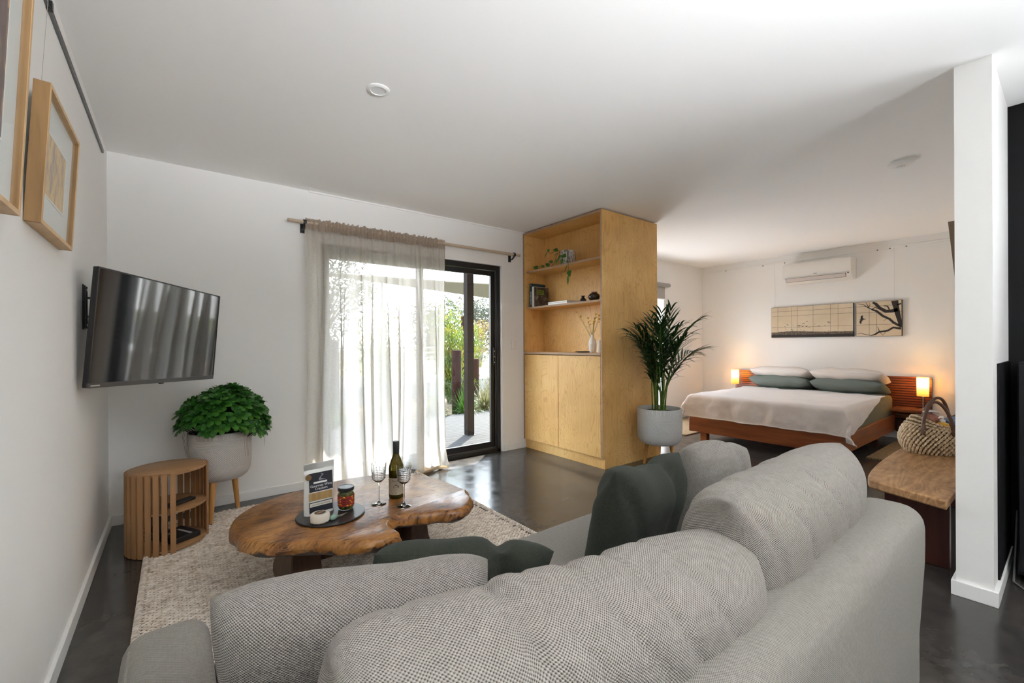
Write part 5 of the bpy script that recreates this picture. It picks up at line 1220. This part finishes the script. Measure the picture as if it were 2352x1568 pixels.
def jute_mats():
    sis = mottled('sisal', [(.3, (.16, .10, .045)), (.5, (.28, .19, .095)), (.7, (.40, .29, .16))], 40, .95, (1, 4, 1), bmp=(90, .8, .006))
    for (x0, y0, x1, y1, lab) in ((5.80, -3.12, 7.12, -2.50, 'flat sisal mat on the right side of the bed'), (5.40, -.80, 6.9, -.12, 'flat sisal mat on the left side of the bed')):
        g = empty('sisal_mat', (0, 0, 0), label=lab, cat='mat', group='bedside sisal mats')
        MB().box(x0, y0, .0005, x1, y1, .012).build('mat_body', sis, g, bevel=.003); m = MB(); rnd = random.Random(3)
        n = int((y1-y0)/.02)
        for k in range(n):
            for x, s in ((x0, -1), (x1, 1)):
                y = y0+(k+.5)*.02; m.tube([(x, y, .007), (x+s*.02, y+rnd.uniform(-.006, .006), .006), (x+s*.04, y+rnd.uniform(-.012, .012), .004)], .003, 5)
        m.build('fringe', sis, g)['kind'] = 'stuff'
jute_mats()

# ---------------------------------------------------------------- outside: deck, garden, trees
def outside():
    gz = -.13
    soil = mottled('garden_mulch', [(.3, (.05, .03, .018)), (.5, (.14, .09, .055)), (.7, (.28, .20, .13))], 22, .95, bmp=(30, .8, .03))
    gravel = mottled('pale_gravel', [(.3, (.075, .07, .06)), (.6, (.11, .105, .093)), (.8, (.135, .13, .118))], 30, .95, bmp=(40, .5, .02))
    lawn = mottled('dry_lawn', [(.3, (.08, .09, .025)), (.6, (.14, .13, .05)), (.8, (.22, .19, .09))], 3, .95)
    tag(MB().box(-9, .2, gz-.05, 14, 5.9, gz).build('ground_bed', soil), 'mulched garden bed beyond the deck', kind='structure')
    tag(MB().box(-25, 5.9, gz-.05, 60, 15, gz-.005).build('ground_gravel', gravel), 'pale gravel drive beyond the garden', kind='structure')
    tag(MB().box(-60, 15, gz-.05, 110, 120, gz-.002).build('ground_lawn', lawn), 'dry grass paddock', kind='structure')
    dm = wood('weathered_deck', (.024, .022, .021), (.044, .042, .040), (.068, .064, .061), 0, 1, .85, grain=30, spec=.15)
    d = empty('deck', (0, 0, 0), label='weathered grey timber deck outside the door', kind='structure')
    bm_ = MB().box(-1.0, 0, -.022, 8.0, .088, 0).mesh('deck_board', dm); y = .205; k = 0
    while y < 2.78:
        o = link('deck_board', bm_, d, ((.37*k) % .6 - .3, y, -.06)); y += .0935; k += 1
    MB().box(-1.0, 2.79, -.2, 8.0, 2.83, -.058).build('fascia_board', dm, d)
    tag(MB().box(1.0, .19, -.07, 3.3, .23, -.03).build('trim_sill', black_m), kind='structure')
    # veranda
    tag(MB().box(-1.2, .2, 2.42, 8.6, 1.32, 2.50).build('veranda_roof', base('soffit', (.62, .60, .57), .7)), 'shallow veranda roof over the deck', kind='structure')
    pm = mottled('dark_post', [(.3, (.008, .006, .005)), (.7, (.016, .012, .011))], 8, .7, (1, 1, .2), spec=.08)
    for x, lab in ((3.46, 'dark square veranda post outside the open half of the door'), (.55, 'dark square veranda post at the left end of the deck'), (6.75, 'dark square veranda post outside the bedroom window')):
        g = empty('veranda_post', (x, 1.20, -.06), label=lab, cat='post', group='veranda posts'); MB().box(-.05, -.05, .004, .05, .05, 2.48).build('post_shaft', pm, g, bevel=.004); MB().box(-.07, -.07, 0, .07, .07, .006).build('base_plate', darksteel, g)
    # door mat
    g = empty('door_mat', (2.62, .42, -.06), label='black rubber door mat on the deck outside the door', cat='door mat'); 
    m = MB()
    for i in range(26):
        for j in range(8):
            if (i+j) % 2 == 0: m.cyl((-.36+i*.029, -.12+j*.032, 0), (-.36+i*.029, -.12+j*.032, .014), .012, n=8)
    m.box(-.385, -.15, 0, .385, -.135, .014); m.box(-.385, .125, 0, .385, .14, .014); m.box(-.385, -.15, 0, -.37, .14, .014); m.box(.37, -.15, 0, .385, .14, .014); m.box(-.37, -.135, 0, .37, .125, .005)
    m.build('mat_rubber', blackpl, g)
    # rusty bollards
    rust = mottled('rusted_steel', [(.3, (.010, .0036, .0024)), (.6, (.020, .007, .0045)), (.8, (.034, .012, .008))], 7, .8, spec=.1)
    for (x, y, r, zt, lab) in ((4.50, 3.30, .088, 1.05, 'short thick rusted post in the garden bed'), (5.69, 5.0, .055, 1.82, 'tall thin rusted post behind the veranda post'), (5.46, 4.15, .085, .85, 'low rusted post right of the veranda post'), (6.62, 5.0, .055, 1.44, 'thin rusted post at the right of the door view'), (2.55, 4.2, .085, 1.25, 'rusted post seen through the curtain')):
        g = empty('rusted_post', (x, y, gz), label=lab, cat='post', group='rusted garden posts'); MB().lathe([(r, 0), (r, zt-gz-.004), (r-.004, zt-gz), (0, zt-gz)], 24).build('post_shaft', rust, g, smooth=True)
    rnd = random.Random(31)
    fol = {'flame': leafmat('flame_leaf', [(.30, (0.0337, 0.0673, 0.0067)), (.5, (0.1010, 0.1414, 0.0104)), (.62, (0.1855, 0.1750, 0.0172)), (.74, (0.2087, 0.0740, 0.0172))], 3.0, .5), 'green': leafmat('shrub_leaf', [(.3, (0.0172, 0.0373, 0.0067)), (.6, (0.0539, 0.0875, 0.0134)), (.8, (0.1144, 0.1414, 0.0337))], 4, .5),
           'grey': leafmat('gum_leaf', [(.3, (0.0306, 0.0373, 0.0239)), (.6, (0.0673, 0.0740, 0.0508)), (.8, (0.1212, 0.1212, 0.0943))], 1.5, .4), 'dark': leafmat('dark_leaf', [(.3, (0.0104, 0.0202, 0.0067)), (.7, (0.0337, 0.0508, 0.0172))], 1.5, .4), 'rusty': leafmat('autumn_leaf', [(.3, (0.0740, 0.0673, 0.0172)), (.55, (0.1683, 0.1144, 0.0337)), (.8, (0.2087, 0.1481, 0.0875))], 1.2, .5)}
    barkm = base('shrub_bark', (.12, .09, .07), .9)
    def shrub(name, label, x, y, rx, ry, h, n, leaf, kind, upright=.6, cat='shrub', group='garden shrubs', base_h=.12, ratio=.3):
        g = empty(name, (x, y, gz), label=label, cat=cat, group=group); m = MB(); st = MB()
        stems = []
        for k in range(14):
            a = rnd.uniform(0, 6.28); q = rnd.uniform(.2, .9); top = Vector((cos(a)*rx*q, sin(a)*ry*q, h*rnd.uniform(.65, 1.0)*(1-.25*q)))
            stems.append(top); st.tube([(cos(a)*.05, sin(a)*.05, 0), top*.5+Vector((0, 0, .1)), top], [.014, .009, .004], 5)
        st.build('stems', barkm, g)
        for k in range(n):
            t = stems[k % 14]; f = rnd.uniform(base_h, 1.04); p = Vector((t.x*f, t.y*f, t.z*f))+Vector((rnd.gauss(0, rx*.16), rnd.gauss(0, ry*.16), rnd.gauss(0, h*.03)))
            p.z = max(.03, p.z); d = Vector((rnd.uniform(-1, 1), rnd.uniform(-1, 1), rnd.uniform(0, 1)+upright)); leaf_pts(m, p, d, (rnd.uniform(-1, 1), rnd.uniform(-1, 1), .5), leaf*rnd.uniform(.7, 1.3), leaf*ratio, .2, .1, (.2, 1, .7, 0), 3)
        o = m.build('foliage', fol[kind], g, smooth=True); return g
    shrub('flame_shrub', 'tall yellow-green shrub with orange tips left of the veranda post', 5.05, 4.55, .62, .5, 2.4, 5200, .095, 'flame', 1.3, ratio=.2)
    shrub('flame_shrub', 'tall yellow-green shrub with orange tips right of the veranda post', 6.22, 5.55, .36, .4, 2.2, 2600, .095, 'flame', 1.3, ratio=.2)
    shrub('flame_shrub', 'tall shrub seen through the sheer curtain', 3.75, 4.9, .7, .5, 2.2, 1800, .10, 'flame', 1.0)
    shrub('leafy_shrub', 'green shrub behind the left part of the curtain', 2.2, 4.6, .8, .6, 1.7, 1500, .10, 'green', .6)
    shrub('leafy_shrub', 'green shrub at the far left of the garden bed', .6, 4.4, .8, .6, 1.5, 1200, .10, 'green', .6)
    shrub('leafy_shrub', 'low green shrub at the foot of the flame shrub', 4.95, 4.0, .45, .4, .75, 1200, .07, 'green', .6)
    shrub('leafy_shrub', 'shrub in front of the bedroom window', 8.0, 4.8, .9, .7, 1.8, 1500, .10, 'green', .6)
    shrub('silver_bush', 'low silvery bush at the edge of the drive', 11.6, 14.6, 1.8, .9, 1.0, 900, .16, 'grey', .3); shrub('silver_bush', 'low silvery bush further right along the drive', 17.2, 15.9, 1.4, .7, .9, 700, .16, 'grey', .3)
    # grasses
    gm = leafmat('green_grass', [(.3, (0.0172, 0.0471, 0.0037)), (.6, (0.0471, 0.1144, 0.0104)), (.8, (0.1077, 0.1683, 0.0239))], 5, .45); gs = leafmat('straw_grass', [(.3, (0.0440, 0.0471, 0.0172)), (.55, (0.1144, 0.1077, 0.0440)), (.8, (0.2087, 0.1855, 0.1144))], 6, .45)
    def tuft(label, x, y, r, h, n, mat, curl):
        g = empty('grass_tuft', (x, y, gz), label=label, cat='grass', group='ornamental grasses'); m = MB()
        for k in range(n):
            a = rnd.uniform(0, 6.28); q = rnd.random()**.6; d = Vector((cos(a)*q*.9, sin(a)*q*.9, 1.05-.4*q)); leaf_pts(m, (cos(a)*r*.2*rnd.random(), sin(a)*r*.2*rnd.random(), 0), d, (-cos(a), -sin(a), .4), h*rnd.uniform(.6, 1.15), .011, .2, curl*q*rnd.uniform(.5, 1.2), (.8, 1, .8, .5, 0), 5)
        m.build('blades', mat, g, smooth=True)
    tuft('bright green grass tuft left of the veranda post', 4.52, 3.02, .3, .62, 420, gm, .8); tuft('green grass tuft behind the curtain edge', 3.95, 3.1, .3, .55, 360, gm, .8)
    tuft('straw-coloured arching grass right of the veranda post', 5.02, 3.12, .35, .78, 460, gs, 1.0); tuft('second straw-coloured arching grass by the door jamb', 5.62, 3.42, .35, .80, 420, gs, 1.0); tuft('pale grass behind the low rusted post', 6.1, 4.35, .3, .9, 320, gs, .6)
    tuft('grass tuft seen low through the curtain', 3.0, 3.15, .3, .7, 320, gs, .9); tuft('grass tuft at the left seen through the curtain', 1.7, 3.2, .3, .7, 320, gs, .9); tuft('small grass tuft near the deck edge', 2.3, 3.1, .25, .5, 250, gm, .9)
    # leaf litter on the bed
    m = MB()
    for k in range(700):
        x, y = rnd.uniform(1.0, 6.2), rnd.uniform(2.86, 3.9); leaf_pts(m, (x, y, gz+.012), (rnd.uniform(-1, 1), rnd.uniform(-1, 1), rnd.uniform(-.1, .5)), (0, 0, 1), .06, .025, .4, .1, (.2, 1, .6, 0), 2)
    tag(m.build('leaf_litter', mottled('dead_leaf', [(.3, (.10, .05, .025)), (.6, (.30, .18, .09)), (.8, (.5, .36, .22))], 14, .9)), 'dead leaves scattered on the garden bed', 'leaf litter', kind='stuff')
    # shade sail
    sm = base('sail_cloth', (.05, .044, .031), .9, 0, .1); nt = sm
    t = N(sm, 'ShaderNodeBsdfTranslucent'); t.inputs[0].default_value = (.045, .039, .025, 1); x = N(sm, 'ShaderNodeMixShader'); x.inputs[0].default_value = .45; L(sm, B(sm).outputs[0], x.inputs[1]); L(sm, t.outputs[0], x.inputs[2]); L(sm, x.outputs[0], sm.node_tree.nodes['Material Output'].inputs[0])
    A, Bq, C_, D_ = Vector((1.0, 6.4, 2.72)), Vector((11.0, 7.6, 3.18)), Vector((16.5, 12.5, 2.85)), Vector((6.5, 12.2, 3.65))
    def sail(u, v):
        u2 = u; p = A.lerp(Bq, u2).lerp(D_.lerp(C_, u2), v); c = (A+Bq+C_+D_)/4; e = max(abs(u*2-1), abs(v*2-1)); p = p.lerp(c, .10*(1-min(abs(u*2-1), abs(v*2-1)))*e); p.z -= .12*(1-(u*2-1)**2)*(1-(v*2-1)**2); return p
    g = empty('shade_sail', (0, 0, 0), label='khaki shade sail stretched over the drive', cat='shade sail'); MB().grid(sail, 24, 16).build('sail_cloth', sm, g, smooth=True)
    m = MB()
    for P_ in ([sail(i/24, 0) for i in range(25)], [sail(i/24, 1) for i in range(25)], [sail(0, i/16) for i in range(17)], [sail(1, i/16) for i in range(17)]): m.tube(P_, .02, 6)
    m.build('sail_hem', base('sail_hem', (.12, .11, .085), .8), g)
    for q, lab in ((A, 'steel sail post left of the drive'), (Bq, 'steel sail post at the right of the garden'), (C_, 'far right steel sail post'), (D_, 'far left steel sail post')):
        tag(MB().cyl((q.x, q.y, gz), (q.x, q.y, q.z+.05), .05, n=12).build('sail_post', darksteel, smooth=True), lab, 'post', 'sail posts')
    # rail fence
    fm = mottled('grey_fence_timber', [(.3, (.28, .26, .24)), (.7, (.46, .44, .41))], 6, .8); f = empty('rail_fence', (0, 0, 0), label='grey post and rail fence across the paddock', cat='fence')
    for k in range(12): MB().box(-.09, -.06, 0, .09, .06, 1.25).build('fence_post', fm, f, loc=(2+3*k, 24, gz))
    for z in (.35, .7, 1.05): MB().box(1, 23.93, gz+z, 36, 23.98, gz+z+.11).build('rail', fm, f)
    # trees
    def tree(label, x, y, h, rad, n, leaf, kind, th=.4, tr=.12):
        g = empty('tree', (x, y, gz), label=label, cat='tree', group='trees beyond the drive'); m = MB(); st = MB(); st.tube([(0, 0, 0), (.1*rad, 0, h*th*.6), (0, .05, h*th)], [tr, tr*.8, tr*.6], 8)
        cl = []
        for k in range(11):
            a = rnd.uniform(0, 6.28); q = rnd.uniform(.1, .75)*rad; z = h*rnd.uniform(th, .9); cl.append((Vector((cos(a)*q, sin(a)*q, z)), rad*rnd.uniform(.28, .48))); st.tube([(0, 0.05, h*th*.85), Vector((cos(a)*q*.5, sin(a)*q*.5, (z+h*th)*.5)), cl[-1][0]], [tr*.5, tr*.3, tr*.12], 5)
        st.build('trunk', barkm, g)
        for k in range(n):
            c, r = cl[k % 11]; v = Vector((rnd.gauss(0, 1), rnd.gauss(0, 1), rnd.gauss(0, .8))).normalized()*r*rnd.random()**.4; leaf_pts(m, c+v, (rnd.uniform(-1, 1), rnd.uniform(-1, 1), rnd.uniform(-1, .6)), (rnd.uniform(-1, 1), rnd.uniform(-1, 1), .6), leaf*rnd.uniform(.7, 1.3), leaf*.45, .2, .1, (.2, 1, .7, 0), 2)
        m.build('foliage', fol[kind], g, smooth=True)
    tree('grey-green gum tree right of centre in the door view', 16.6, 20.8, 4.9, 2.4, 2600, .22, 'grey', .35); tree('autumn-coloured small tree by the drive', 14.2, 17.2, 2.7, 1.4, 1500, .15, 'rusty', .35, .08); tree('second autumn tree further right', 20.5, 18.6, 2.9, 1.5, 1500, .15, 'rusty', .35, .08)
    tree('tall gum tree behind the fence left', 9, 30, 9, 4.5, 2600, .4, 'grey', .3, .25); tree('dark tree behind the fence centre', 20, 34, 5.5, 4, 2400, .4, 'dark', .2, .25); tree('dark tree behind the fence right', 29.5, 36, 6.5, 4, 2400, .4, 'dark', .2, .25); tree('gum tree beyond the fence far right', 41, 38, 8, 5, 2400, .4, 'grey', .3, .25); tree('gum tree beyond the fence far left', -1, 30, 8, 4, 2400, .4, 'grey', .3, .25); tree('dark tree at the left seen through the curtain', -11, 26, 7, 4, 2000, .4, 'dark', .3, .25)
outside()
